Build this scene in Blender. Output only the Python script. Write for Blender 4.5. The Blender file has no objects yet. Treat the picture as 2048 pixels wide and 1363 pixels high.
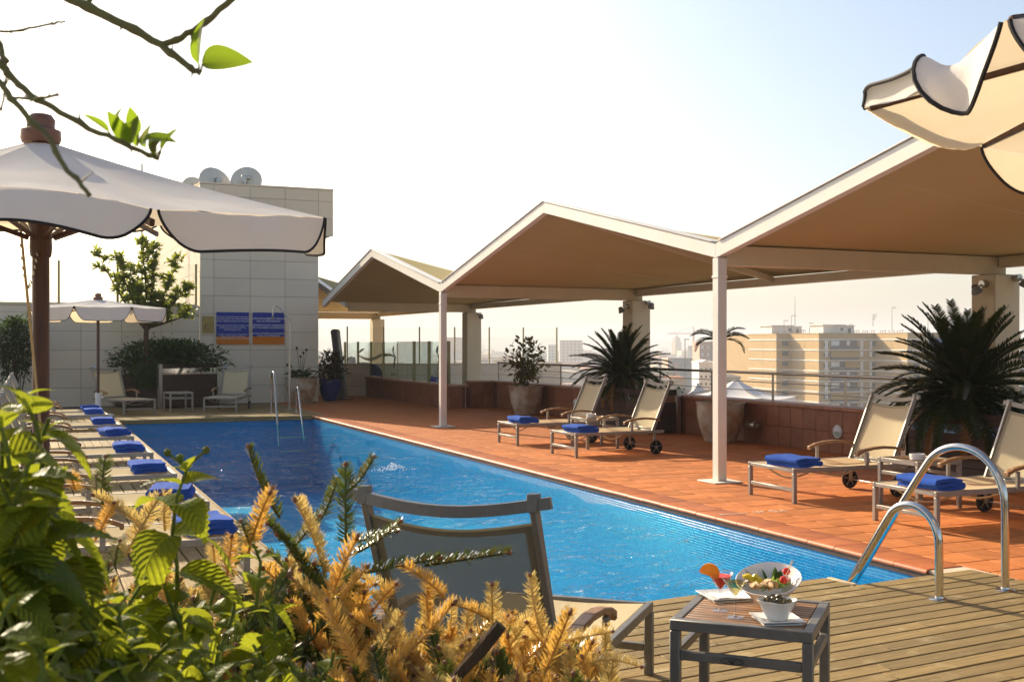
import bpy, math, random
from math import sin, cos, pi, radians as R
from mathutils import Vector, Matrix, noise
random.seed(7)
S = bpy.context.scene
COL = S.collection
V = Vector
# ------------------------------------------------------------------ camera
TH = math.atan(968 / 2240.0)
ST, CT = sin(TH), cos(TH)
H = 1.6
FPX, HX, HY = 2240.0, 1024.0, 688.0
cd = bpy.data.cameras.new('camera')
cam = bpy.data.objects.new('camera', cd)
COL.objects.link(cam)
cam.location = (0, 0, H)
cam.rotation_euler = (R(90), 0, -TH)
cd.sensor_width = 36
cd.lens = 36 * FPX / 2048
cd.shift_y = 6.5 / 2048
cd.clip_start = 0.05
cd.clip_end = 20000
cd.dof.use_dof = True
cd.dof.focus_distance = 8.5
cd.dof.aperture_fstop = 13.0
S.camera = cam
# ------------------------------------------------------------------ sky, sun, exposure
SUN_EL, SUN_AZ = R(27.5), R(-15)
wd = bpy.data.worlds.new('World')
S.world = wd
wd.use_nodes = True
wt = wd.node_tree
sky = wt.nodes.new('ShaderNodeTexSky')
sky.sky_type = 'NISHITA'
sky.sun_disc = False
sky.sun_elevation = SUN_EL
sky.sun_rotation = SUN_AZ
sky.air_density = 1.0
sky.dust_density = 2.8
sky.ozone_density = 1.5
bg = wt.nodes['Background']
bg.inputs[1].default_value = 0.115
wt.links.new(sky.outputs[0], bg.inputs[0])
sl = bpy.data.lights.new('sun', 'SUN')
sl.energy = 5.0
sl.angle = R(0.55)
sl.color = (1.0, 0.85, 0.62)
sun = bpy.data.objects.new('sun', sl)
COL.objects.link(sun)
sv = V((sin(SUN_AZ) * cos(SUN_EL), cos(SUN_AZ) * cos(SUN_EL), sin(SUN_EL)))
sun.rotation_euler = sv.to_track_quat('Z', 'Y').to_euler()
sun.location = (-8, 20, 30)
S.view_settings.view_transform = 'Standard'
S.view_settings.look = 'None'
S.view_settings.gamma = 1
S.view_settings.exposure = 0.80
S.cycles.max_bounces = 10
S.cycles.transparent_max_bounces = 24
S.cycles.volume_bounces = 0
S.cycles.use_denoising = True
S.cycles.sample_clamp_indirect = 6


def cw(x, d, z=0.0):
    """camera-frame metres (right, ahead) to the world"""
    return V((x * CT + d * ST, -x * ST + d * CT, z))


def at(px, py, d):
    """the place d metres ahead seen at a photograph position"""
    return cw((px - HX) / FPX * d, d, H + (HY - py) / FPX * d)


# ------------------------------------------------------------------ mesh builder
class MB:
    def __init__(s):
        s.v = []
        s.f = []

    def add(s, vs, fs, M=None):
        o = len(s.v)
        if M is not None:
            vs = [M @ V(p) for p in vs]
        s.v += [tuple(p) for p in vs]
        s.f += [tuple(i + o for i in f) for f in fs]
        return s

    def box(s, x0, x1, y0, y1, z0, z1, c=0.0, M=None):
        if c <= 0:
            vs = [(x, y, z) for x in (x0, x1) for y in (y0, y1) for z in (z0, z1)]
            return s.add(vs, [(0, 1, 3, 2), (4, 6, 7, 5), (0, 4, 5, 1), (2, 3, 7, 6), (0, 2, 6, 4), (1, 5, 7, 3)], M)
        X, Y, Z = (x0, x1), (y0, y1), (z0, z1)
        vs = []
        idx = {}
        for i in (0, 1):
            for j in (0, 1):
                for k in (0, 1):
                    sx, sy, sz = (1 - 2 * i) * c, (1 - 2 * j) * c, (1 - 2 * k) * c
                    for a, p in enumerate(((X[i], Y[j] + sy, Z[k] + sz), (X[i] + sx, Y[j], Z[k] + sz), (X[i] + sx, Y[j] + sy, Z[k]))):
                        idx[i, j, k, a] = len(vs)
                        vs.append(p)
        g = lambda *q: idx[q]
        fs = []
        for i in (0, 1):
            f = [g(i, 0, 0, 0), g(i, 0, 1, 0), g(i, 1, 1, 0), g(i, 1, 0, 0)]
            fs.append(f if i == 0 else f[::-1])
            f = [g(0, i, 0, 1), g(1, i, 0, 1), g(1, i, 1, 1), g(0, i, 1, 1)]
            fs.append(f if i == 0 else f[::-1])
            f = [g(0, 0, i, 2), g(0, 1, i, 2), g(1, 1, i, 2), g(1, 0, i, 2)]
            fs.append(f if i == 0 else f[::-1])
        for i in (0, 1):
            for j in (0, 1):
                q = lambda f, fl: fs.append(f[::-1] if fl else f)
                q([g(i, j, 0, 0), g(i, j, 0, 1), g(i, j, 1, 1), g(i, j, 1, 0)], (i + j) % 2 == 1)
                q([g(i, 0, j, 0), g(i, 0, j, 2), g(i, 1, j, 2), g(i, 1, j, 0)], (i + j) % 2 == 0)
                q([g(0, i, j, 1), g(0, i, j, 2), g(1, i, j, 2), g(1, i, j, 1)], (i + j) % 2 == 1)
                for k in (0, 1):
                    q([g(i, j, k, 0), g(i, j, k, 1), g(i, j, k, 2)], (i + j + k) % 2 == 0)
        return s.add(vs, fs, M)

    def bar(s, p, q, w, h, c=0.0, up=(0, 0, 1)):
        p, q = V(p), V(q)
        x = (q - p).normalized()
        u = V(up)
        if abs(x.dot(u)) > 0.98:
            u = V((1, 0, 0))
        y = u.cross(x).normalized()
        z = x.cross(y)
        M = Matrix((x, y, z)).transposed().to_4x4()
        M.translation = p
        return s.box(0, (q - p).length, -w / 2, w / 2, -h / 2, h / 2, c, M)

    def tube(s, pts, r, n=8, cap=True):
        pts = [V(p) for p in pts]
        k = len(pts)
        rs = r if isinstance(r, (list, tuple)) else [r] * k
        prev = None
        rings = []
        o = len(s.v)
        for i, p in enumerate(pts):
            t = (pts[min(i + 1, k - 1)] - pts[max(i - 1, 0)]).normalized()
            if prev is None:
                a = V((0, 0, 1)) if abs(t.z) < 0.9 else V((1, 0, 0))
                u = t.cross(a).normalized()
            else:
                u = (prev - t * prev.dot(t)).normalized()
            prev = u
            w = t.cross(u)
            for j in range(n):
                an = 2 * pi * j / n
                s.v.append(tuple(p + (u * cos(an) + w * sin(an)) * rs[i]))
        for i in range(k - 1):
            for j in range(n):
                a, b = o + i * n + j, o + i * n + (j + 1) % n
                s.f.append((a, b, b + n, a + n))
        if cap:
            s.f.append(tuple(o + j for j in range(n))[::-1])
            s.f.append(tuple(o + (k - 1) * n + j for j in range(n)))
        return s

    def lathe(s, prof, n=24, M=None, mod=None):
        vs = []
        for r, z in prof:
            for j in range(n):
                a = 2 * pi * j / n
                rr = r * (mod(a, z) if mod else 1)
                vs.append((rr * cos(a), rr * sin(a), z))
        fs = []
        for i in range(len(prof) - 1):
            for j in range(n):
                a, b = i * n + j, i * n + (j + 1) % n
                fs.append((a, b, b + n, a + n))
        fs.append(tuple(range(n))[::-1])
        fs.append(tuple((len(prof) - 1) * n + j for j in range(n)))
        return s.add(vs, fs, M)

    def prism(s, poly, z0, z1, M=None):
        n = len(poly)
        ar = sum(poly[i][0] * poly[(i + 1) % n][1] - poly[(i + 1) % n][0] * poly[i][1] for i in range(n))
        if ar < 0:
            poly = poly[::-1]
        vs = [(x, y, z0) for x, y in poly] + [(x, y, z1) for x, y in poly]
        fs = [tuple(range(n))[::-1], tuple(range(n, 2 * n))]
        fs += [(i, (i + 1) % n, n + (i + 1) % n, n + i) for i in range(n)]
        return s.add(vs, fs, M)

    def grid(s, fn, nu, nv, th=0.0, M=None):
        vs = [V(fn(i / nu, j / nv)) for i in range(nu + 1) for j in range(nv + 1)]
        w = nv + 1
        fs = [(i * w + j, (i + 1) * w + j, (i + 1) * w + j + 1, i * w + j + 1) for i in range(nu) for j in range(nv)]
        if th:
            ns = [V((0, 0, 0)) for _ in vs]
            for f in fs:
                nn = (vs[f[1]] - vs[f[0]]).cross(vs[f[3]] - vs[f[0]])
                for q in f:
                    ns[q] += nn
            k = len(vs)
            vs = vs + [p - m.normalized() * th for p, m in zip(vs, ns)]
            fs += [tuple(q + k for q in f[::-1]) for f in fs]
            ed = [(i * w, (i + 1) * w) for i in range(nu)][::-1]
            bd = [i * w for i in range(nu + 1)] + [nu * w + j for j in range(1, nv + 1)] + [i * w + nv for i in range(nu - 1, -1, -1)] + [j for j in range(nv - 1, 0, -1)]
            for a, b in zip(bd, bd[1:] + bd[:1]):
                fs.append((b, a, a + k, b + k))
        return s.add(vs, fs, M)

    def mesh(s, name, mat, smooth=True, ang=38):
        me = bpy.data.meshes.new(name)
        me.from_pydata(s.v, [], s.f)
        if smooth:
            me.polygons.foreach_set('use_smooth', [True] * len(me.polygons))
            me.set_sharp_from_angle(angle=R(ang))
        if mat:
            me.materials.append(mat)
        return me

    def build(s, name, mat, parent=None, smooth=True, ang=38, **kw):
        return put(name, s.mesh(name, mat, smooth, ang), parent, **kw)


def put(name, me, parent=None, loc=None, M=None, **kw):
    o = bpy.data.objects.new(name, me)
    COL.objects.link(o)
    if parent is not None:
        o.parent = parent
    if loc is not None:
        o.location = loc
    if M is not None:
        o.matrix_local = M
    for k, v in kw.items():
        o[k] = v
    return o


def thing(name, label, cat, loc=(0, 0, 0), rz=0.0, group=None, kind=None):
    o = bpy.data.objects.new(name, None)
    COL.objects.link(o)
    o.location = loc
    o.rotation_euler = (0, 0, rz)
    o.empty_display_size = 0.1
    if label:
        o['label'] = label
        o['category'] = cat
    if group:
        o['group'] = group
    if kind:
        o['kind'] = kind
    return o


def tag(o, label, cat, group=None):
    o['label'] = label
    o['category'] = cat
    if group:
        o['group'] = group
    return o


def ground(name):
    o = thing(name, None, None)
    o['kind'] = 'structure'
    return o


def copy_tree(o, parent=None):
    c = o.copy()
    COL.objects.link(c)
    if parent is not None:
        c.parent = parent
    for ch in list(o.children):
        copy_tree(ch, c)
    return c


def dup(o, loc, rz, label, group=None):
    c = copy_tree(o)
    c.location = loc
    c.rotation_euler = (0, 0, rz)
    c['label'] = label
    if group:
        c['group'] = group
    return c


# ------------------------------------------------------------------ materials
def newmat(name):
    m = bpy.data.materials.new(name)
    m.use_nodes = True
    nt = m.node_tree
    return m, nt, nt.nodes['Principled BSDF'], nt.nodes['Material Output']


def N(nt, t, **kw):
    n = nt.nodes.new('ShaderNode' + t)
    for k, v in kw.items():
        setattr(n, k, v)
    return n


def mixc(nt, fac, a, b, mode='MIX'):
    n = N(nt, 'Mix', data_type='RGBA', blend_type=mode)
    for inp, val in ((0, fac), (6, a), (7, b)):
        if hasattr(val, 'links'):
            nt.links.new(val, n.inputs[inp])
        elif inp == 0:
            n.inputs[0].default_value = val
        else:
            n.inputs[inp].default_value = (*val, 1)
    return n.outputs[2]


def ramp(nt, src, lo, hi):
    n = N(nt, 'MapRange')
    n.inputs[1].default_value = lo
    n.inputs[2].default_value = hi
    nt.links.new(src, n.inputs[0])
    return n.outputs[0]


def tex(nt, scale, stretch=(1, 1, 1), detail=5, rough=0.6, coord='Object', rnd=True):
    tc = N(nt, 'TexCoord')
    mp = N(nt, 'Mapping')
    mp.inputs['Scale'].default_value = stretch
    nt.links.new(tc.outputs[coord], mp.inputs[0])
    n = N(nt, 'TexNoise')
    n.inputs['Scale'].default_value = scale
    n.inputs['Detail'].default_value = detail
    n.inputs['Roughness'].default_value = rough
    if rnd:
        oi = N(nt, 'ObjectInfo')
        vm = N(nt, 'VectorMath', operation='SCALE')
        vm.inputs[0].default_value = (37, 91, 53)
        nt.links.new(oi.outputs['Random'], vm.inputs['Scale'])
        nt.links.new(vm.outputs[0], mp.inputs['Location'])
    nt.links.new(mp.outputs[0], n.inputs['Vector'])
    return n.outputs['Fac']


def mat(name, col, rough=0.6, metal=0.0, col2=None, vs=4.0, stretch=(1, 1, 1), lo=0.35, hi=0.65, rand=0.0, bump=0.0, bs=60.0, bst=None,
        spec=0.5, dirt=None, dlo=0.55, dhi=0.75, ds=2.0, coat=0.0):
    m, nt, b, out = newmat(name)
    c = None
    if col2:
        c = mixc(nt, ramp(nt, tex(nt, vs, stretch), lo, hi), col, col2)
    if dirt:
        c = mixc(nt, ramp(nt, tex(nt, ds, detail=8), dlo, dhi), c if c is not None else col, dirt)
    if rand:
        oi = N(nt, 'ObjectInfo')
        mr = N(nt, 'MapRange')
        mr.inputs[3].default_value = 1 - rand
        mr.inputs[4].default_value = 1 + rand
        nt.links.new(oi.outputs['Random'], mr.inputs[0])
        cb = N(nt, 'CombineColor')
        for i in range(3):
            nt.links.new(mr.outputs[0], cb.inputs[i])
        c = mixc(nt, 1.0, c if c is not None else col, cb.outputs[0], 'MULTIPLY')
    if c is None:
        b.inputs['Base Color'].default_value = (*col, 1)
    else:
        nt.links.new(c, b.inputs['Base Color'])
    b.inputs['Roughness'].default_value = rough
    b.inputs['Metallic'].default_value = metal
    b.inputs['Specular IOR Level'].default_value = spec
    b.inputs['Coat Weight'].default_value = coat
    if bump:
        bp = N(nt, 'Bump')
        bp.inputs['Strength'].default_value = bump
        bp.inputs['Distance'].default_value = 0.01
        nt.links.new(tex(nt, bs, bst or stretch), bp.inputs['Height'])
        nt.links.new(bp.outputs[0], b.inputs['Normal'])
    return m


def cloth(name, col, trans=0.3, tcol=None, through=0.0, rough=0.9, col2=None, vs=3.0, bump=0.0, bs=200.0, weave=0.0, gloss=0.0, rand=0.0, lo=.4, hi=.7):
    """diffuse + translucent sheet, optionally an open weave one sees through"""
    m, nt, b, out = newmat(name)
    nt.nodes.remove(b)
    d = N(nt, 'BsdfDiffuse')
    t = N(nt, 'BsdfTranslucent')
    src = None
    if col2:
        src = mixc(nt, ramp(nt, tex(nt, vs), lo, hi), col, col2)
    if rand:
        oi = N(nt, 'ObjectInfo')
        hs = N(nt, 'HueSaturation')
        mr = N(nt, 'MapRange')
        mr.inputs[3].default_value = 1 - rand
        mr.inputs[4].default_value = 1 + rand
        nt.links.new(oi.outputs['Random'], mr.inputs[0])
        nt.links.new(mr.outputs[0], hs.inputs['Value'])
        if src is not None:
            nt.links.new(src, hs.inputs['Color'])
        else:
            hs.inputs['Color'].default_value = (*col, 1)
        src = hs.outputs[0]
    if src is not None:
        nt.links.new(src, d.inputs[0])
    else:
        d.inputs[0].default_value = (*col, 1)
    t.inputs[0].default_value = (*(tcol or col), 1)
    mx = N(nt, 'MixShader')
    mx.inputs[0].default_value = trans
    nt.links.new(d.outputs[0], mx.inputs[1])
    nt.links.new(t.outputs[0], mx.inputs[2])
    last = mx.outputs[0]
    if gloss:
        g = N(nt, 'BsdfGlossy')
        g.inputs['Roughness'].default_value = 0.35
        fr = N(nt, 'Fresnel')
        fr.inputs[0].default_value = 1.4
        mm = N(nt, 'Math', operation='MULTIPLY')
        mm.inputs[1].default_value = gloss
        nt.links.new(fr.outputs[0], mm.inputs[0])
        m3 = N(nt, 'MixShader')
        nt.links.new(mm.outputs[0], m3.inputs[0])
        nt.links.new(last, m3.inputs[1])
        nt.links.new(g.outputs[0], m3.inputs[2])
        last = m3.outputs[0]
    if through:
        tr = N(nt, 'BsdfTransparent')
        m2 = N(nt, 'MixShader')
        m2.inputs[0].default_value = through
        nt.links.new(last, m2.inputs[1])
        nt.links.new(tr.outputs[0], m2.inputs[2])
        last = m2.outputs[0]
    if bump:
        bp = N(nt, 'Bump')
        bp.inputs['Strength'].default_value = bump
        bp.inputs['Distance'].default_value = 0.01
        nt.links.new(tex(nt, bs, detail=3), bp.inputs['Height'])
        nt.links.new(bp.outputs[0], d.inputs['Normal'])
    nt.links.new(last, out.inputs[0])
    return m


def glassmat(name, tint, refl=1.0, rough=0.0):
    m, nt, b, out = newmat(name)
    nt.nodes.remove(b)
    t = N(nt, 'BsdfTransparent')
    t.inputs[0].default_value = (*tint, 1)
    g = N(nt, 'BsdfGlossy')
    g.inputs['Roughness'].default_value = rough
    fr = N(nt, 'Fresnel')
    fr.inputs[0].default_value = 1.45
    mm = N(nt, 'Math', operation='MULTIPLY')
    mm.inputs[1].default_value = refl
    mx = N(nt, 'MixShader')
    ge = N(nt, 'NewGeometry')
    inv = N(nt, 'Math', operation='SUBTRACT')
    inv.inputs[0].default_value = 1
    m2 = N(nt, 'Math', operation='MULTIPLY')
    nt.links.new(ge.outputs['Backfacing'], inv.inputs[1])
    nt.links.new(fr.outputs[0], mm.inputs[0])
    nt.links.new(mm.outputs[0], m2.inputs[0])
    nt.links.new(inv.outputs[0], m2.inputs[1])
    nt.links.new(m2.outputs[0], mx.inputs[0])
    nt.links.new(t.outputs[0], mx.inputs[1])
    nt.links.new(g.outputs[0], mx.inputs[2])
    nt.links.new(mx.outputs[0], out.inputs[0])
    return m


def watermat():
    m, nt, b, out = newmat('pool_water')
    nt.nodes.remove(b)
    t = N(nt, 'BsdfTransparent')
    t.inputs[0].default_value = (0.46, 0.93, 0.99, 1)
    g = N(nt, 'BsdfGlossy')
    g.inputs['Roughness'].default_value = 0.03
    tc = N(nt, 'TexCoord')

    def nz(sc, st, det, rot=0.3):
        mp = N(nt, 'Mapping')
        mp.inputs['Scale'].default_value = st
        mp.inputs['Rotation'].default_value = (0, 0, rot)
        n = N(nt, 'TexNoise')
        n.inputs['Scale'].default_value = sc
        n.inputs['Detail'].default_value = det
        n.inputs['Distortion'].default_value = 1.1
        nt.links.new(tc.outputs['Object'], mp.inputs[0])
        nt.links.new(mp.outputs[0], n.inputs[0])
        return n.outputs['Fac']
    add = N(nt, 'Math', operation='ADD')
    mu = N(nt, 'Math', operation='MULTIPLY')
    mu.inputs[1].default_value = 0.45
    nt.links.new(nz(2.6, (0.8, 1.9, 1), 2.0), add.inputs[0])
    nt.links.new(nz(8.5, (0.9, 1.7, 1), 2.0, 0.55), mu.inputs[0])
    nt.links.new(mu.outputs[0], add.inputs[1])
    bp = N(nt, 'Bump')
    bp.inputs['Strength'].default_value = 0.9
    bp.inputs['Distance'].default_value = 0.20
    nt.links.new(add.outputs[0], bp.inputs['Height'])
    fr = N(nt, 'Fresnel')
    fr.inputs[0].default_value = 1.33
    nt.links.new(bp.outputs[0], fr.inputs['Normal'])
    nt.links.new(bp.outputs[0], g.inputs['Normal'])
    mx = N(nt, 'MixShader')
    pw = N(nt, 'Math', operation='POWER')
    pw.inputs[1].default_value = 1.4
    ge = N(nt, 'NewGeometry')
    fb = N(nt, 'Math', operation='SUBTRACT')
    fb.inputs[0].default_value = 1
    nt.links.new(ge.outputs['Backfacing'], fb.inputs[1])
    mb = N(nt, 'Math', operation='MULTIPLY')
    nt.links.new(fr.outputs[0], pw.inputs[0])
    nt.links.new(pw.outputs[0], mb.inputs[0])
    nt.links.new(fb.outputs[0], mb.inputs[1])
    nt.links.new(mb.outputs[0], mx.inputs[0])
    nt.links.new(t.outputs[0], mx.inputs[1])
    nt.links.new(g.outputs[0], mx.inputs[2])
    nt.links.new(mx.outputs[0], out.inputs[0])
    return m


def mosaicmat(name, c1, c2, grout, size, axes):
    """small square mosaic: colour per tessera and recessed grout lines"""
    m, nt, b, out = newmat(name)
    tc = N(nt, 'TexCoord')
    sx = N(nt, 'SeparateXYZ')
    cx = N(nt, 'CombineXYZ')
    nt.links.new(tc.outputs['Object'], sx.inputs[0])
    nt.links.new(sx.outputs[axes[0]], cx.inputs[0])
    nt.links.new(sx.outputs[axes[1]], cx.inputs[1])
    br = N(nt, 'TexBrick')
    br.offset = 0.0
    br.inputs['Scale'].default_value = 1.0
    br.inputs['Color1'].default_value = (*c1, 1)
    br.inputs['Color2'].default_value = (*c2, 1)
    br.inputs['Mortar'].default_value = (*grout, 1)
    br.inputs['Mortar Size'].default_value = size * 0.07
    br.inputs['Brick Width'].default_value = size
    br.inputs['Row Height'].default_value = size
    nt.links.new(cx.outputs[0], br.inputs['Vector'])
    nt.links.new(br.outputs['Color'], b.inputs['Base Color'])
    bp = N(nt, 'Bump')
    bp.invert = True
    bp.inputs['Strength'].default_value = 0.5
    bp.inputs['Distance'].default_value = 0.003
    nt.links.new(br.outputs['Fac'], bp.inputs['Height'])
    nt.links.new(bp.outputs[0], b.inputs['Normal'])
    b.inputs['Roughness'].default_value = 0.25
    return m


MT = {}
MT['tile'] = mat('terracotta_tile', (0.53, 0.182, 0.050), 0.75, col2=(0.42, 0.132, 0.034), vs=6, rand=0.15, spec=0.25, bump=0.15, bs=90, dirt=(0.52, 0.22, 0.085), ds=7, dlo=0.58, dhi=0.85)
MT['coping'] = mat('coping_tile', (0.50, 0.16, 0.055), 0.5, col2=(0.40, 0.115, 0.04), vs=6, rand=0.12, spec=0.3)
MT['grout'] = mat('grout', (0.70, 0.54, 0.40), 0.9, col2=(0.54, 0.38, 0.26), vs=3)
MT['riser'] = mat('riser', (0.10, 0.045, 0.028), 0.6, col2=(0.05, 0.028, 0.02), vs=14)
MT['plank'] = mat('deck_plank', (0.275, 0.185, 0.064), 0.8, col2=(0.185, 0.12, 0.040), vs=7, stretch=(0.35, 7, 7), rand=0.20, bump=0.8, bs=9, bst=(0.5, 14, 14), dirt=(0.36, 0.275, 0.135), ds=5, dlo=0.55, dhi=0.72)
MT['fresh'] = mat('fresh_wood', (0.62, 0.47, 0.29), 0.7, col2=(0.5, 0.33, 0.17), vs=6, stretch=(0.5, 6, 6))
MT['under'] = mat('deck_joist', (0.03, 0.022, 0.015), 0.9, col2=(0.02, 0.015, 0.01))
MT['stone'] = mat('granite_panel', (0.78, 0.67, 0.51), 0.7, col2=(0.69, 0.585, 0.44), vs=160, rand=0.05, bump=0.05, bs=200, dirt=(0.68, 0.585, 0.45), ds=1.2, spec=.2)
MT['joint'] = mat('panel_joint', (0.16, 0.14, 0.12), 0.9)
MT['white'] = mat('white_paint', (0.78, 0.73, 0.63), 0.45, col2=(0.74, 0.68, 0.58), vs=2, dirt=(0.66, 0.6, 0.5), ds=3, dlo=0.62, dhi=0.9)
MT['column'] = mat('column_paint', (0.63, 0.545, 0.37), 0.7, col2=(0.58, 0.50, 0.335), vs=2, dirt=(0.5, 0.44, 0.36), ds=3, dlo=0.6, dhi=0.9)
MT['roof'] = cloth('canopy_sheet', (0.52, 0.425, 0.22), 0.04, (0.6, 0.48, 0.3), col2=(0.48, 0.385, 0.195), vs=0.8)
MT['alu'] = mat('lounger_frame', (0.36, 0.33, 0.285), 0.42, 0.55, col2=(0.31, 0.28, 0.24), vs=9, spec=0.5)
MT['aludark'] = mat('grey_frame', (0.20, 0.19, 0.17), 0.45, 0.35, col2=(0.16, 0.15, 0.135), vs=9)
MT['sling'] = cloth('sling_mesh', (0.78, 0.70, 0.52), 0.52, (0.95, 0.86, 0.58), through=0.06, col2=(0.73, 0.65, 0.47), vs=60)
MT['sling_open_shaded'] = cloth('sling_mesh_open_shaded', (0.25, 0.22, 0.15), 0.14, (0.34, 0.27, 0.15), through=0.30, col2=(0.20, 0.175, 0.12), vs=260)  # see-through darker copy of the sling, backlit shade put into its colour
MT['hem'] = cloth('sling_hem', (0.52, 0.44, 0.28), 0.25, (0.6, 0.5, 0.28))
MT['arm'] = mat('teak', (0.30, 0.155, 0.06), 0.45, col2=(0.20, 0.095, 0.035), vs=12, stretch=(0.5, 5, 5), rand=0.1)
MT['slat'] = mat('teak_slat', (0.33, 0.17, 0.07), 0.5, col2=(0.20, 0.10, 0.045), vs=10, stretch=(0.5, 6, 6), rand=0.25, bump=0.3, bs=10, bst=(.5, 12, 12))
MT['tyre'] = mat('rubber', (0.025, 0.022, 0.02), 0.7)
MT['chrome'] = mat('steel', (0.62, 0.60, 0.57), 0.12, 1.0, col2=(0.56, 0.54, 0.5), vs=20)
MT['steel'] = mat('brushed_steel', (0.5, 0.47, 0.42), 0.3, 1.0, col2=(0.44, 0.41, 0.37), vs=20)
MT['mirror'] = mat('polished_band', (0.6, 0.58, 0.54), 0.07, 1.0)
MT['towel'] = mat('blue_terry', (0.035, 0.12, 0.50), 0.95, col2=(0.022, 0.075, 0.38), vs=90, bump=1.0, bs=170, spec=0.2, rand=0.08)
MT['parasol'] = cloth('parasol_cloth', (0.90, 0.88, 0.84), 0.40, (0.80, 0.64, 0.42), col2=(0.87, 0.84, 0.79), vs=5, bump=0.25, bs=14)
MT['trim'] = mat('black_trim', (0.018, 0.012, 0.01), 0.8)
MT['darkwood'] = mat('varnished_wood', (0.085, 0.032, 0.018), 0.35, col2=(0.05, 0.018, 0.01), vs=8, stretch=(6, 6, 0.5))
MT['finial'] = mat('turned_wood', (0.22, 0.085, 0.045), 0.4, col2=(0.15, 0.055, 0.03), vs=8)
MT['glass'] = glassmat('screen_glass', (0.86, 0.93, 0.90))
MT['clear'] = glassmat('clear_glass', (0.97, 0.98, 0.97))
MT['brass_post'] = mat('screen_post', (0.30, 0.26, 0.13), 0.35, 0.8)
MT['terra_pot'] = mat('terracotta_pot', (0.42, 0.25, 0.14), 0.9, col2=(0.33, 0.18, 0.095), vs=3, spec=.1, dirt=(0.56, 0.47, 0.35), ds=2.2, dlo=0.42, dhi=0.62, bump=0.3, bs=25)
MT['blue_pot'] = mat('blue_glaze', (0.01, 0.03, 0.20), 0.15, col2=(0.008, 0.02, 0.13), vs=5)
MT['soil'] = mat('soil', (0.045, 0.03, 0.02), 0.95, col2=(0.025, 0.017, 0.012), vs=20, bump=0.8, bs=30)
MT['plant_wood'] = mat('planter_board', (0.06, 0.028, 0.013), 0.7, col2=(0.032, 0.015, 0.008), vs=7, stretch=(0.4, 6, 6), rand=0.35, bump=0.4, bs=9, bst=(.5, 12, 12))
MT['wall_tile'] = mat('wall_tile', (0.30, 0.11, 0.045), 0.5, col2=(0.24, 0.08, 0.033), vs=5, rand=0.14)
MT['wall_grout'] = mat('wall_grout', (0.20, 0.085, 0.04), 0.9, col2=(0.15, 0.065, 0.03))
MT['cap'] = mat('wall_cap', (0.40, 0.19, 0.10), 0.6, col2=(0.33, 0.15, 0.075), vs=5, rand=0.08)
MT['porcelain'] = mat('porcelain', (0.80, 0.78, 0.73), 0.15, coat=0.3)
MT['plastic'] = mat('white_plastic', (0.62, 0.62, 0.60), 0.4)
MT['bark'] = mat('bark', (0.11, 0.07, 0.04), 0.9, col2=(0.055, 0.036, 0.022), vs=25, stretch=(1, 1, 0.3), bump=0.9, bs=40, spec=.15)
MT['twig'] = mat('green_twig', (0.17, 0.155, 0.035), 0.6, col2=(0.12, 0.095, 0.028), vs=30)
MT['stem'] = mat('herb_stem', (0.17, 0.20, 0.03), 0.8, col2=(0.11, 0.12, 0.02), vs=30, spec=.15)


def veined(m, pitch=.0075):
    """quilted side veins and a pale midrib, laid out along the leaf's own length"""
    nt = m.node_tree
    df = [n for n in nt.nodes if n.type == 'BSDF_DIFFUSE'][0]
    tl = [n for n in nt.nodes if n.type == 'BSDF_TRANSLUCENT'][0]
    tc = N(nt, 'TexCoord')
    sx = N(nt, 'SeparateXYZ')
    nt.links.new(tc.outputs['Object'], sx.inputs[0])

    def mth(op, x, y=None):
        n = N(nt, 'Math', operation=op)
        for i, q in enumerate((x, y)):
            if q is None:
                continue
            if hasattr(q, 'links'):
                nt.links.new(q, n.inputs[i])
            else:
                n.inputs[i].default_value = q
        return n.outputs[0]
    ay = mth('ABSOLUTE', sx.outputs['Y'])
    ph = mth('MULTIPLY', mth('SUBTRACT', sx.outputs['X'], mth('MULTIPLY', ay, .75)), 2 * pi / pitch)
    rib = mth('POWER', mth('ABSOLUTE', mth('SINE', mth('MULTIPLY', ph, .5))), .6)
    mid = mth('MINIMUM', mth('MULTIPLY', ay, 700.0), 1.0)
    h = mth('MULTIPLY', rib, mid)
    bp = N(nt, 'Bump')
    bp.inputs['Strength'].default_value = .8
    bp.inputs['Distance'].default_value = .004
    nt.links.new(h, bp.inputs['Height'])
    nt.links.new(bp.outputs[0], df.inputs['Normal'])
    nt.links.new(bp.outputs[0], tl.inputs['Normal'])
    old = df.inputs[0].links[0].from_socket
    f = mth('MULTIPLY', mth('SUBTRACT', 1.0, h), .35)
    nt.links.new(mixc(nt, f, old, (0.16, 0.20, 0.03)), df.inputs[0])
    sp_ = ramp(nt, tex(nt, 120, detail=3), .66, .78)
    oc = tl.inputs[0].default_value[:3]
    nt.links.new(mixc(nt, mth('MULTIPLY', sp_, .6), mixc(nt, f, oc, (0.55, 0.6, 0.08)), (0.16, 0.10, 0.02)), tl.inputs[0])
    return m


def leafmat(name, col, tcol, trans=0.42, col2=None, gloss=0.55, rand=0.25, bump=0.0):
    return cloth(name, col, trans, tcol, col2=col2, vs=22, gloss=gloss, rand=rand, bump=bump, bs=60)


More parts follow.
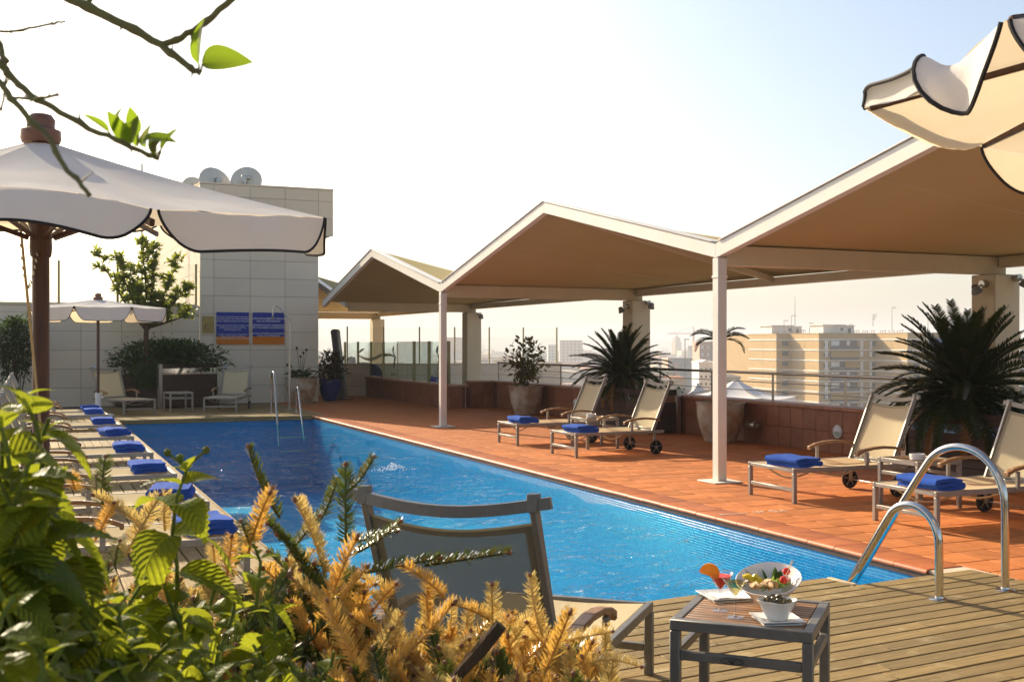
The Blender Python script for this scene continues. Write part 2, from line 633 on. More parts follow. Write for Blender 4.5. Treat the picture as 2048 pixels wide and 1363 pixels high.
MT['lantana'] = veined(leafmat('lantana_leaf', (0.075, 0.115, 0.012), (0.48, 0.52, 0.03), 0.45, (0.05, 0.085, 0.010), gloss=0.12))
MT['citrus'] = leafmat('citrus_leaf', (0.06, 0.11, 0.015), (0.28, 0.40, 0.02), 0.5, (0.045, 0.085, 0.012))
MT['fir_green'] = leafmat('fir_needle', (0.075, 0.105, 0.02), (0.16, 0.20, 0.03), 0.25, (0.10, 0.12, 0.025), gloss=0.7, rand=0.3)
MT['fir_gold'] = leafmat('fir_needle_dry', (0.74, 0.46, 0.12), (0.80, 0.50, 0.10), 0.38, (0.62, 0.33, 0.065), gloss=0.3, rand=0.3)
MT['fir_pale'] = leafmat('fir_needle_pale', (0.74, 0.57, 0.22), (0.8, 0.6, 0.2), 0.38, (0.62, 0.45, 0.14), gloss=0.3, rand=0.25)
MT['bud'] = mat('fir_bud', (0.26, 0.10, 0.04), 0.7)
MT['tree_leaf'] = leafmat('tree_leaf', (0.12, 0.16, 0.03), (0.42, 0.46, 0.06), 0.45, (0.08, 0.12, 0.02), gloss=0.25)
MT['shrub_leaf'] = leafmat('shrub_leaf', (0.035, 0.072, 0.014), (0.10, 0.18, 0.03), 0.3, (0.025, 0.052, 0.010), gloss=0.15)
MT['cycad'] = leafmat('cycad_leaflet', (0.022, 0.036, 0.009), (0.10, 0.13, 0.02), 0.2, (0.015, 0.027, 0.007), gloss=0.12)
MT['cycad_dry'] = leafmat('cycad_leaflet_dry', (0.22, 0.12, 0.03), (0.3, 0.17, 0.04), 0.3, (0.16, 0.08, 0.02))
MT['croton'] = leafmat('croton_leaf', (0.11, 0.10, 0.02), (0.30, 0.26, 0.04), 0.35, (0.10, 0.035, 0.02), rand=0.45, gloss=0.2)
MT['dark_leaf'] = leafmat('dark_leaf', (0.04, 0.035, 0.015), (0.09, 0.08, 0.02), 0.25, (0.05, 0.02, 0.014), gloss=0.2)
# ------------------------------------------------------------------ the roof terrace
def seen(x, y, z=0.0, m=0.03):
    """share of the picture a 1 m piece would take (0 when out of frame)"""
    a, d = x * CT - y * ST, x * ST + y * CT
    if d < 0.4:
        return 0
    u, w = a / d * FPX / 2048, (H - z) / d * FPX / 2048
    return 0 if abs(u) > 0.5 + m or w > 0.34 + m or w < -0.36 else 1 / d ** 2


def rng_take(cands, n):
    """cands: (score, item) -> the n best and the rest"""
    cands = sorted(cands, key=lambda c: -c[0])
    return [c[1] for c in cands[:n]], [c[1] for c in cands[n:]]


XL, XR, YN, YF = 1.72, 5.86, 6.12, 24.95      # pool edges
XP, WY = 10.85, 30.7                          # parapet face, back wall face
# --- pool basin
basin = ground('pool_basin')
m1 = MB()
m1.box(XL - .1, XR + .1, YN - .5, YF + .1, -1.75, -1.55)
floor_m, nt, b, out = newmat('pool_floor')
c = mixc(nt, ramp(nt, tex(nt, 0.9, rnd=False), .35, .7), (0.003, 0.135, 0.37), (0.006, 0.185, 0.43))
nt.links.new(c, b.inputs['Base Color'])
b.inputs['Roughness'].default_value = .6
m1.build('pool_floor', floor_m, basin)
mosx = mosaicmat('mosaic_side', (0.02, 0.22, 0.50), (0.03, 0.32, 0.60), (0.08, 0.31, 0.54), 0.025, ('Y', 'Z'))
mosy = mosaicmat('mosaic_end', (0.02, 0.20, 0.46), (0.03, 0.28, 0.55), (0.08, 0.29, 0.50), 0.025, ('X', 'Z'))
MB().box(XR + .02, XR + .22, YN - .5, YF + .1, -1.6, -.062).build('pool_side', mosx, basin)
MB().box(XL - .22, XL + .0, YN - .5, YF + .1, -1.6, -.05).build('pool_side', mosx, basin)
MB().box(XL, XR + .02, YF + .02, YF + .22, -1.6, -.05).build('pool_end', mosy, basin)
MB().box(XL, XR + .02, YN - .55, YN - .36, -1.6, -.05).build('pool_end', mosy, basin)
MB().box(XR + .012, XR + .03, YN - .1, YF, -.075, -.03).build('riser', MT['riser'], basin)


def wave(x, y):
    z = 0
    for kx, ky, a, ph in ((1.1, 2.0, .010, 0), (-2.2, 3.1, .007, 1), (4.0, 4.2, .0045, 2.2), (-5.2, 2.6, .004, .6), (2.3, -6.5, .0035, 4), (7.5, 5.5, .0022, 3)):
        z += 1.7 * a * sin(kx * x + ky * y + ph + 1.6 * noise.noise((x * .7, y * .5, ph)))
    z += .020 * noise.noise((x * 2.1 + y * .9, y * 4.2 - x * 1.4, 3.3)) + .010 * noise.noise((x * 4.5 + 2 * y, y * 9 - x * 3, 7.7))
    return z


wm = MB()
wm.grid(lambda u, v: (XL + u * (XR + .02 - XL), YN - .36 + v * (YF + .38 - YN), wave(XL + u * 4.14, YN + v * 18.9)), 130, 560)
water = wm.build('pool_water', watermat(), None, loc=(0, 0, -.165))
water['kind'] = 'structure'
# --- fountain bubble in the pool
sp = MB()
c0 = V((4.72, 15.15, -.17))
for i in range(170):
    a, r = random.random() * 6.28, abs(random.gauss(0, .10))
    h = max(0.003, .11 - r * .55) * random.random()
    q = random.uniform(.004, .011)
    sp.lathe([(.001, -q), (q, 0), (.001, q)], 5, Matrix.Translation(c0 + V((r * cos(a) * 1.4, r * sin(a), h))))
o = sp.build('water_splash', mat('foam', (0.85, 0.9, 0.93), 0.2))
o['kind'] = 'stuff'

# --- terracotta deck
deck = ground('terracotta_deck')
MB().box(XR + .03, 13.0, 1.5, 37.5, -.3, -.007).build('grout_bed', MT['grout'], deck)
T = .333
tm = MB().box(-.1615, .1615, -.1615, .1615, -.02, 0, .003).mesh('tile', MT['tile'])
cands = []
for i in range(15):
    for j in range(103):
        x, y = XR + .35 + T * (i + .5), 1.9 + T * (j + .5)
        if x > XP + .05 or (y < 6.3 and x < 6.3):
            continue
        if y > 26 and x > 9.6 and not (26 < y < 26.6):
            continue
        cands.append((seen(x, y), (x, y)))
best, rest = rng_take(cands, 300)
for x, y in best:
    o = put('tile', tm, deck, (x, y, random.uniform(-.0012, .0012)))
    o.rotation_euler = (random.gauss(0, .002), random.gauss(0, .002), random.choice((0, pi)))
rm = MB()
for x, y in rest:
    rm.box(x - .1615, x + .1615, y - .1615, y + .1615, -.02, random.uniform(-.001, .001), .003)
rm.build('tiles', MT['tile'], deck, kind='stuff')
cp = MB()
prof = [(.35 - .006, -.02), (.35 - .006, -.003), (.341, 0), (.03, 0), (.016, -.004), (.006, -.012), (0, -.024), (.004, -.036), (.014, -.042), (.03, -.042), (.03, -.02)]
n = len(prof)
vs = [(x, y, z) for y in (-.163, .163) for x, z in prof]
cp.add(vs, [tuple(range(n)), tuple(range(n, 2 * n))[::-1]] + [(i, i + n, (i + 1) % n + n, (i + 1) % n) for i in range(n)])
cpm = cp.mesh('coping_tile', MT['coping'], ang=50)
k = 0
while YN + .02 + T * (k + .5) < YF + .2:
    o = put('coping_tile', cpm, deck, (XR + random.uniform(-.0015, .0015), YN + .02 + T * (k + .5), random.uniform(-.001, .001)))
    k += 1
# depth marking painted on the deck: 1'5 m and an arrow towards the water
mk = mat('marking_paint', (0.72, 0.66, 0.58), 0.7, col2=(0.62, 0.45, 0.33), vs=50)


def text(s, size, parent, loc, rot, m, ext=.0008, align='CENTER', name='lettering'):
    cu = bpy.data.curves.new(name, 'FONT')
    cu.body = s
    cu.size = size
    cu.extrude = ext
    cu.align_x = align
    cu.align_y = 'CENTER'
    cu.resolution_u = 3
    cu.materials.append(m)
    tmp = bpy.data.objects.new('tmp', cu)
    me = bpy.data.meshes.new_from_object(tmp)
    bpy.data.objects.remove(tmp)
    me.name = name
    o = bpy.data.objects.new(name, me)
    COL.objects.link(o)
    o.parent = parent
    o.location = loc
    o.rotation_euler = rot
    return o


text("1'5 m", .17, deck, (6.52, 8.86, .004), (0, 0, pi), mk, .0005)
am = MB().box(5.98, 6.26, 8.852, 8.868, .003, .0045)
am.prism([(5.93, 8.86), (5.99, 8.885), (5.99, 8.835)], .003, .0045)
am.build('arrow_marking', mk, deck)

# --- wooden decks, three planked fields
PW, PP = .1155, .127


def plank_mesh(L, name='plank'):
    return MB().box(-L / 2, L / 2, -PW / 2, PW / 2, -.03, 0, .004).mesh(name, MT['plank'])


near = ground('pool_deck')
MB().box(-3, 6.2, -3, YN - .36, -.3, -.034).build('joists', MT['under'], near)
PA = R(4.8)
ex, ey = V((cos(PA), sin(PA), 0)), V((-sin(PA), cos(PA), 0))
fronts = {}
for k in range(54):
    # plank line k counted from the water; right end at the terracotta, left end under the plants
    e0 = V((6.16, 6.03, 0)) - ey * (PP * (k + .5))
    if e0.y < -.5:
        break
    L = 5.05 if k else 1.12
    if k < 1:
        me = plank_mesh(L)
        put('plank', me, near, M=Matrix.Translation(e0 - ex * (L / 2)) @ Matrix.Rotation(PA, 4, 'Z'))
        continue
    cut = random.uniform(1.4, 3.6)
    for a, bb in ((0, cut), (cut + .004, L), (L + .004, L + 3.2)):
        me = plank_mesh(bb - a)
        mid = e0 - ex * ((a + bb) / 2)
        put('plank', me, near, M=Matrix.Translation(mid + V((0, 0, random.uniform(-.0015, .0015)))) @ Matrix.Rotation(PA + random.gauss(0, .0006), 4, 'Z'))
# the boards left of the notch reach one plank further over the water
for k in range(3):
    L = 3.4
    p = V((5.02, 5.934, 0)) + ey * (PP * (k - .5))
    put('plank', plank_mesh(L), near, M=Matrix.Translation(p - ex * (L / 2) + V((0, 0, .001 + .002 * k))) @ Matrix.Rotation(PA, 4, 'Z'))
MB().bar((5.04, 6.19, -.012), (5.06, 5.94, -.012), .04, .034, .004).build('end_board', MT['fresh'], near, label='fresh pale end board at the notch')

left = ground('poolside_deck')
MB().box(-4.2, XL - .03, YN - .355, 31, -.3, -.034).build('joists', MT['under'], left)
cands = []
for i in range(44):
    x = XL - PP * (i + .5)
    for j in range(9):
        y0, y1 = YN + .06 + j * 2.29, YN + .06 + (j + 1) * 2.29
        if j == 0:
            y0 = 6.20 - .084 * (5.02 - x)
        cands.append((seen(x, (y0 + y1) / 2, 0, .1) - (1 if x < -1.3 else 0), (x, y0, y1)))
best, rest = rng_take(cands, 200)
pm = plank_mesh(2.285)
for x, y0, y1 in best:
    me = pm if y1 - y0 < 2.3 else plank_mesh(y1 - y0 - .004)
    put('plank', me, left, M=Matrix.Translation((x, (y0 + y1) / 2, random.uniform(-.0015, .0015))) @ Matrix.Rotation(pi / 2, 4, 'Z'))
rm = MB()
for x, y0, y1 in rest:
    rm.box(x - PW / 2, x + PW / 2, y0, y1 - .004, -.03, random.uniform(-.001, .001), .004)
rm.build('planks', MT['plank'], left, kind='stuff')

far = ground('back_deck')
MB().box(XL - .02, XR + .3, YF + .06, 31, -.3, -.034).build('joists', MT['under'], far)
for k in range(46):
    y = YF - .02 + PP * (k + .5)
    if y > WY - .02:
        break
    cut = random.uniform(1.2, 3.4)
    for a, bb in ((XL + .004, XL + cut), (XL + cut + .004, XR + .31)):
        put('plank', plank_mesh(bb - a), far, M=Matrix.Translation(((a + bb) / 2, y, random.uniform(-.0015, .0015))))
MB().box(XL, XR + .3, YF - .035, YF - .012, -.09, -.002, .003).build('edge_board', MT['plank'], far)
MB().box(XL + .002, XL + .025, YN, YF - .04, -.09, -.004, .003).build('edge_board', MT['plank'], left)

# --- hotel below the terrace
hb = MB()
hb.box(-30, 12.9, -12, 44, -29.6, -1.9)
hotel = hb.build('hotel_building', mat('hotel_render', (0.5, 0.44, 0.36), 0.8, col2=(0.45, 0.4, 0.33), vs=.4))
tag(hotel, 'pale hotel block that carries the pool terrace on its roof', 'building')

# ------------------------------------------------------------------ walls
PR = .483


def panel_wall(root, faces):
    """faces: origin, direction along, outward normal, list of column edges, rows (z0, z1)"""
    cache = {}
    for org, du, nn, edges, rows in faces:
        M0 = Matrix((du, -V(nn), (0, 0, 1))).transposed().to_4x4()
        for a, bb in zip(edges, edges[1:]):
            for z0, z1 in rows:
                w, h = round(bb - a, 3), round(z1 - z0, 3)
                if (w, h) not in cache:
                    cache[w, h] = MB().box(-w / 2 + .004, w / 2 - .004, -.018, .02, -h / 2 + .004, h / 2 - .004, .0025).mesh('panel', MT['stone'])
                p = V(org) + V(du) * ((a + bb) / 2) + V((0, 0, (z0 + z1) / 2))
                M = M0.copy()
                M.translation = p + V(nn) * random.uniform(-.002, .002)
                put('panel', cache[w, h], root, M=M)


rows_low = [(PR * i, PR * (i + 1)) for i in range(5)] + [(PR * 5, 2.585)]
wall = thing('garden_wall', 'low beige wall of large stone panels behind the back loungers, glass screen on top', 'wall')
MB().box(-7.5, 4.19, WY + .02, WY + .28, -.3, 2.58).build('wall_core', MT['joint'], wall)
panel_wall(wall, [((4.2, WY + .018, 0), V((-1, 0, 0)), V((0, -1, 0)), [i * .985 for i in range(12)], rows_low)])
MB().box(-7.5, 4.18, WY - .03, WY + .31, 2.59, 2.63, .006).build('wall_cap', MT['stone'], wall)

tower = thing('stair_tower', 'tall beige stone panelled tower with two blue notices on it', 'building')
MB().box(4.23, 7.39, WY + .02, 42, -.3, 5.86).box(7.39, 7.81, WY + .02, 42, 4.62, 5.86).build('tower_core', MT['joint'], tower)
e1 = [0, .36, 1.32, 2.27, 3.2]
e2 = [0, .36, 1.32, 2.27, 3.2, 3.62]
low = [(PR * i, PR * (i + 1)) for i in range(9)] + [(PR * 9, 4.6)]
up = [(4.6, 5.09), (5.09, 5.57), (5.57, 5.88)]
panel_wall(tower, [((4.21, WY + .018, 0), V((1, 0, 0)), V((0, -1, 0)), e1, low), ((4.21, WY + .018, 0), V((1, 0, 0)), V((0, -1, 0)), e2, up)])
panel_wall(tower, [((4.228, 42, 0), V((0, -1, 0)), V((-1, 0, 0)), [i * 1.25 for i in range(9)] + [11.29], [(2.6, 3.55), (3.55, 4.6), (4.6, 5.88)])])
MB().box(4.2, 7.84, WY - .01, 42.05, 5.885, 5.93, .006).build('coping', MT['stone'], tower)

# glass screen on the low wall
gs = thing('glass_screen', 'clear glass screen with slim gold posts on the low beige wall', 'glass screen')
for x in (-6.4, -4.97, -3.54, -2.11, -.68, .72, 2.14, 4.12):
    MB().box(x - .03, x + .03, WY + .10, WY + .17, 2.62, 3.74, .004).build('post', MT['brass_post'], gs)
xs = (-6.4, -4.97, -3.54, -2.11, -.68, .72, 2.14, 4.12)
for a, bb in zip(xs, xs[1:]):
    MB().box(a + .035, bb - .035, WY + .13, WY + .142, 2.66, 3.72).build('pane', MT['clear'], gs, smooth=False)
MB().box(-6.5, 4.14, WY + .09, WY + .18, 2.632, 2.66, .003).build('rail', MT['brass_post'], gs)

# parapet of terracotta wall tiles
par = thing('parapet_wall', 'low terracotta tiled parapet along the right edge of the terrace', 'wall')
PH, PY0, PY1 = .63, 3.0, 26.25
MB().box(XP + .02, XP + .3, PY0, PY1, -.3, PH).box(10.22, XP + .3, PY1, PY1 + .3, -.3, PH).build('wall_core', MT['wall_grout'], par)
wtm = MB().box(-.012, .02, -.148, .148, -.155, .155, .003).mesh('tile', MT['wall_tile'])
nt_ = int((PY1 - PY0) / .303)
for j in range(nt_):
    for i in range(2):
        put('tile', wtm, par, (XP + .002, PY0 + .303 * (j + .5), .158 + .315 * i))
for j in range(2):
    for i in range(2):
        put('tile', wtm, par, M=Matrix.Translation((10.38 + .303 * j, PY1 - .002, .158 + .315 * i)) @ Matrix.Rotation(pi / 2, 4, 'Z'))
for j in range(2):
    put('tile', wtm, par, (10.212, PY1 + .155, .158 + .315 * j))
cm = MB().box(-.05, .36, -.198, .198, 0, .05, .008).mesh('cap_tile', MT['cap'])
for j in range(int((PY1 - PY0) / .4)):
    put('cap_tile', cm, par, (XP, PY0 + .4 * (j + .5), PH + .002))
MB().box(10.17, XP + .35, PY1 - .1, PY1 + .36, PH + .002, PH + .051, .008).build('cap_tile', MT['cap'], par)

# inner wall with printed glass
inn = thing('screen_wall', 'terracotta tiled low wall topped by glass printed with green ribbon and blue wave', 'wall')
IX, IY0, IY1 = 9.6, 26.1, 37.4
MB().box(IX + .02, IX + .42, IY0 + .02, IY1, -.3, .53).build('wall_core', MT['wall_grout'], inn)
for j in range(int((IY1 - IY0) / .303)):
    for i in range(2):
        put('tile', wtm, inn, (IX + .004, IY0 + .303 * (j + .5), .1 + .315 * i))
for j in range(2):
    put('tile', wtm, inn, M=Matrix.Translation((IX + .17, IY0 + .004, .1 + .315 * j)) @ Matrix.Rotation(pi / 2, 4, 'Z'))
MB().box(IX - .05, IX + .47, IY0 - .05, IY1, .53, .59, .008).build('wall_cap', MT['cap'], inn)
ys = [26.55, 28.05, 29.3, 30.7, 32.2, 33.5, 35.0, 36.6]
for k, y in enumerate(ys):
    w = .035 if k != 3 else .012
    MB().box(IX + .10, IX + .10 + 2 * w, y - w, y + w, .585, 1.68, .004).build('post', MT['brass_post'], inn)
for a, bb in zip(ys, ys[1:]):
    MB().box(IX + .13, IX + .142, a + .04, bb - .04, .62, 1.66).build('pane', MT['glass'], inn, smooth=False)


def decal(name, poly, col, x, rough=.5):
    """flat print on the glass: poly in (Y, Z)"""
    M = Matrix(((0, 0, 1, 0), (1, 0, 0, 0), (0, 1, 0, 0), (0, 0, 0, 1)))
    return MB().prism(poly, x, x + .0015, M).build(name, mat('print_' + name, col, rough), inn, smooth=False)


GXF = IX + .126
blue, green, deep = (0.05, 0.11, 0.24), (0.13, 0.17, 0.055), (0.015, 0.05, 0.25)
wavep = [(34.9, .64), (34.9, 1.02), (34.3, 1.03), (33.6, 1.02), (33.0, .98), (32.5, .88), (32.32, .76), (32.3, .64)]
decal('wave_print', wavep, blue, GXF)
decal('wave_print', [(36.3, .9), (36.3, 1.14), (35.9, 1.2), (35.3, 1.18), (35.2, .95), (35.6, .9)], (0.08, 0.22, 0.5), GXF)


def ribbon(pts, w0, w1):
    up_, dn = [], []
    n = len(pts)
    for i, (y, z) in enumerate(pts):
        t = i / (n - 1)
        w = (w0 + (w1 - w0) * sin(pi * t)) / 2
        up_.append((y, z + w))
        dn.append((y, z - w))
    return up_ + dn[::-1]


rb = []
for i in range(15):
    t = i / 14
    rb.append((34.9 - 4.0 * t, 1.24 - .13 * sin(pi * min(1, t * 1.6)) + .06 * t + (.0 if t < .85 else -.5 * (t - .85))))
decal('ribbon_print', ribbon(rb, .03, .10), green, GXF - .002)
decal('ribbon_print', ribbon([(34.9, 1.33), (34.6, 1.40), (34.25, 1.45)], .04, .09), green, GXF - .002)


def figure_print(y0):
    k = (.10, .15, .10)
    fl = [(y0 + .10, 1.36), (y0 + .14, 1.43), (y0 + .11, 1.5), (y0 + .04, 1.53), (y0 - .01, 1.58), (y0 - .05, 1.52), (y0 - .03, 1.42), (y0 + .02, 1.36)]
    decal('flower_print', fl, k, GXF - .001)
    decal('figure_print', [(y0 + .05, 1.37), (y0 + .0, 1.37), (y0 - .07, 1.24), (y0 - .03, 1.14), (y0 + .05, .96), (y0 + .01, .9), (y0 - .06, .96), (y0 - .10, .86), (y0 - .12, .96), (y0 - .13, 1.10), (y0 - .20, 1.21), (y0 - .16, 1.11), (y0 - .09, 1.18)], k, GXF - .001)


figure_print(27.35)
figure_print(31.15)
ink = mat('ink', (0.06, 0.05, 0.04), 0.6)
wht = mat('white_ink', (0.75, 0.75, 0.75), 0.6)
text('Cornisa', .17, inn, (GXF - .003, 27.3, .865), (pi / 2, 0, -pi / 2), ink)
text('bar', .08, inn, (GXF - .003, 27.3, .775), (pi / 2, 0, -pi / 2), ink)
decal('wave_print', [(27.95, .62), (27.88, .74), (27.78, .78), (27.68, .73), (27.55, .76), (27.4, .74), (27.2, .725), (27.0, .72), (26.85, .68), (26.78, .62)], deep, GXF)
text('Piscina Bar', .075, inn, (GXF - .003, 27.32, .675), (pi / 2, 0, -pi / 2), wht)
text('Cornisa', .15, inn, (GXF - .003, 31.2, .74), (pi / 2, 0, -pi / 2), ink)

# pale wall of the lower terrace with a glass screen, and the floor it stands on
low_t = MB().box(10.25, 22, 26.6, 46, -.35, -.2).build('side_terrace', MT['grout'])
low_t['kind'] = 'structure'
pw = thing('pale_wall', 'pale panelled wall beyond the terracotta walls, tall glass screen on top', 'wall')
p0, p1 = cw(-6.2, 34.2), cw(1.6, 36.3)
L = (p1 - p0).length
dr = (p1 - p0).normalized()
Mw = Matrix((dr, V((-dr.y, dr.x, 0)), (0, 0, 1))).transposed().to_4x4()
Mw.translation = p0
pw.matrix_world = Mw
MB().box(0, L, .02, .25, -.3, .96).build('wall_core', MT['joint'], pw)
pmesh = MB().box(.004, 1.006, -.005, .03, .004, .323, .003).mesh('panel', MT['stone'])
for i in range(8):
    for j in range(3):
        put('panel', pmesh, pw, (i * 1.01, 0, j * .325 - .02))
MB().box(-.05, L + .02, -.03, .28, .96, 1.0, .006).build('wall_cap', MT['stone'], pw)
gx = [0.05 + i * 1.13 for i in range(8)]
for x in gx:
    MB().box(x - .02, x + .02, .1, .15, 1.0, 2.15, .003).build('post', MT['brass_post'], pw)
for a, bb in zip(gx, gx[1:]):
    MB().box(a + .025, bb - .025, .118, .13, 1.02, 2.12).build('pane', MT['clear'], pw, smooth=False)

# steel railing on the parapet
rl = thing('terrace_railing', 'steel pipe railing with three thin bars along the parapet', 'railing')
RX = XP + .17
spans = [(3.0, 10.7), (11.35, 20.2), (20.85, 26.4)]
for a, bb in spans:
    MB().tube([(RX, a, 1.13), (RX, bb, 1.13)], .024, 10).build('handrail', MT['steel'], rl)
    for z in (.98, .84):
        MB().tube([(RX, a, z), (RX, bb, z)], .008, 8).build('bar', MT['steel'], rl)
    k = max(2, round((bb - a) / 1.9))
    for i in range(k + 1):
        y = a + .05 + (bb - a - .1) * i / k
        MB().box(RX - .008, RX + .008, y - .022, y + .022, PH + .04, 1.115, .002).build('post', MT['steel'], rl)

# ------------------------------------------------------------------ folded canopy
can = thing('shade_canopy', 'cream zigzag sun canopy of pointed bays on square columns over the right side', 'canopy')
CX0, CX1, BAY = 7.33, 11.70, 9.47
Y0 = 11.0
ZV, ZP = 2.77, 3.80


def bay(y0, x0=CX0):
    ym = y0 + BAY / 2
    for sgn in (0, 1):
        ya, yb = (y0, ym) if sgn == 0 else (y0 + BAY, ym)

        def sheet(u, v):
            x = x0 + .06 + (CX1 + .1 - x0 - .06) * u
            zr = ZP - .03 + (ZV + .02 - ZP) * u
            z = (ZV - .02) + (zr - ZV + .02) * v
            z -= .045 * sin(pi * u) * sin(pi * v)
            return (x, ya + (yb - ya) * v, z)
        g = MB()
        g.grid(sheet, 10, 10, .03 if sgn else -.03)
        g.build('roof_sheet', MT['roof'], can)
        f = MB()
        e0, e1 = V((x0 + .05, ya, ZV - .08)), V((x0 + .05, yb, ZP - .08))
        s0 = 1 if sgn == 0 else -1
        vs = []
        for x in (x0, x0 + .10):
            vs += [(x, ya + s0 * .002, ZV - .165), (x, ya + s0 * .002, ZV), (x, yb - s0 * .002, ZP), (x, yb - s0 * .002, ZP - .165)]
        f.add(vs, [(0, 1, 2, 3), (7, 6, 5, 4), (0, 3, 7, 4), (1, 5, 6, 2), (0, 4, 5, 1), (3, 2, 6, 7)])
        f.build('fascia', MT['white'], can, smooth=False)
        MB().bar((x0 + .06, ya + s0 * .06, ZV + .028), (x0 + .06, yb, ZP + .016), .16, .012, .002).build('flashing', MT['white'], can)
    MB().bar((x0 + .14, ym, ZP - .13), (CX1 - .08, ym, ZV - .07), .07, .10, .004).build('ridge_beam', MT['column'], can)
    MB().box(CX1 - .07, CX1 + .09, y0 + .10, y0 + BAY - .10, ZV - .17, ZV - .035, .005).build('rear_beam', MT['column'], can)
    sm = MB()
    for s in (.25, .75):
        a = V((x0 + .14, y0 + BAY * s, 0))
        sm.tube([(x0 + .14, y0 + BAY * s, (ZV + ZP) / 2 - .045), ((x0 + CX1) / 2, y0 + BAY * s, (ZV * 1.5 + ZP * .5) / 2 - .055), (CX1 - .1, y0 + BAY * s, ZV - .03)], .006, 6)
    sm.build('seam', MT['column'], can)


for y0, x0 in ((Y0 - BAY, CX0), (Y0, CX0), (Y0 + BAY, CX0), (Y0 + 2 * BAY, 7.98)):
    bay(y0, x0)
for k in range(-1, 4):
    y = Y0 + BAY * k
    x0 = CX0 if k < 2 else 7.95
    MB().box(x0 + .11, CX1 + .08, y - .085, y + .085, ZV - .26, ZV - .03, .005).build('valley_beam', MT['column'], can)
    MB().box(CX1 - .24, CX1 + .2, y - .2, y + .2, -2.0, ZV - .262, .012).build('column', MT['column'], can)
    if k < 2:
        pst = MB().box(CX0 - .005, CX0 + .115, y - .06, y + .06, 0.018, ZV - .17, .006).build('post', MT['white'], can)
        MB().box(CX0 - .13, CX0 + .25, y - .19, y + .19, 0.002, .017, .003).build('base_plate', MT['white'], pst)
        MB().box(CX0 - .012, CX0 + .122, y - .067, y + .067, ZV - .40, ZV - .375, .002).build('collar', MT['white'], pst)
    # small fixings along the roof edge
for k in (0, 1):
    y0 = Y0 + BAY * k
    bo = MB()
    for i in range(14):
        t = (i + .5) / 14
        bo.tube([(CX0 + .15, y0 + BAY / 2 * (1 + t), ZP + (ZV - ZP) * t), (CX0 + .15, y0 + BAY / 2 * (1 + t), ZP + (ZV - ZP) * t + .045)], .012, 6)
    bo.build('bolts', MT['steel'], can, kind='stuff')
# ------------------------------------------------------------------ sun loungers
LW, SEAT = .76, .35


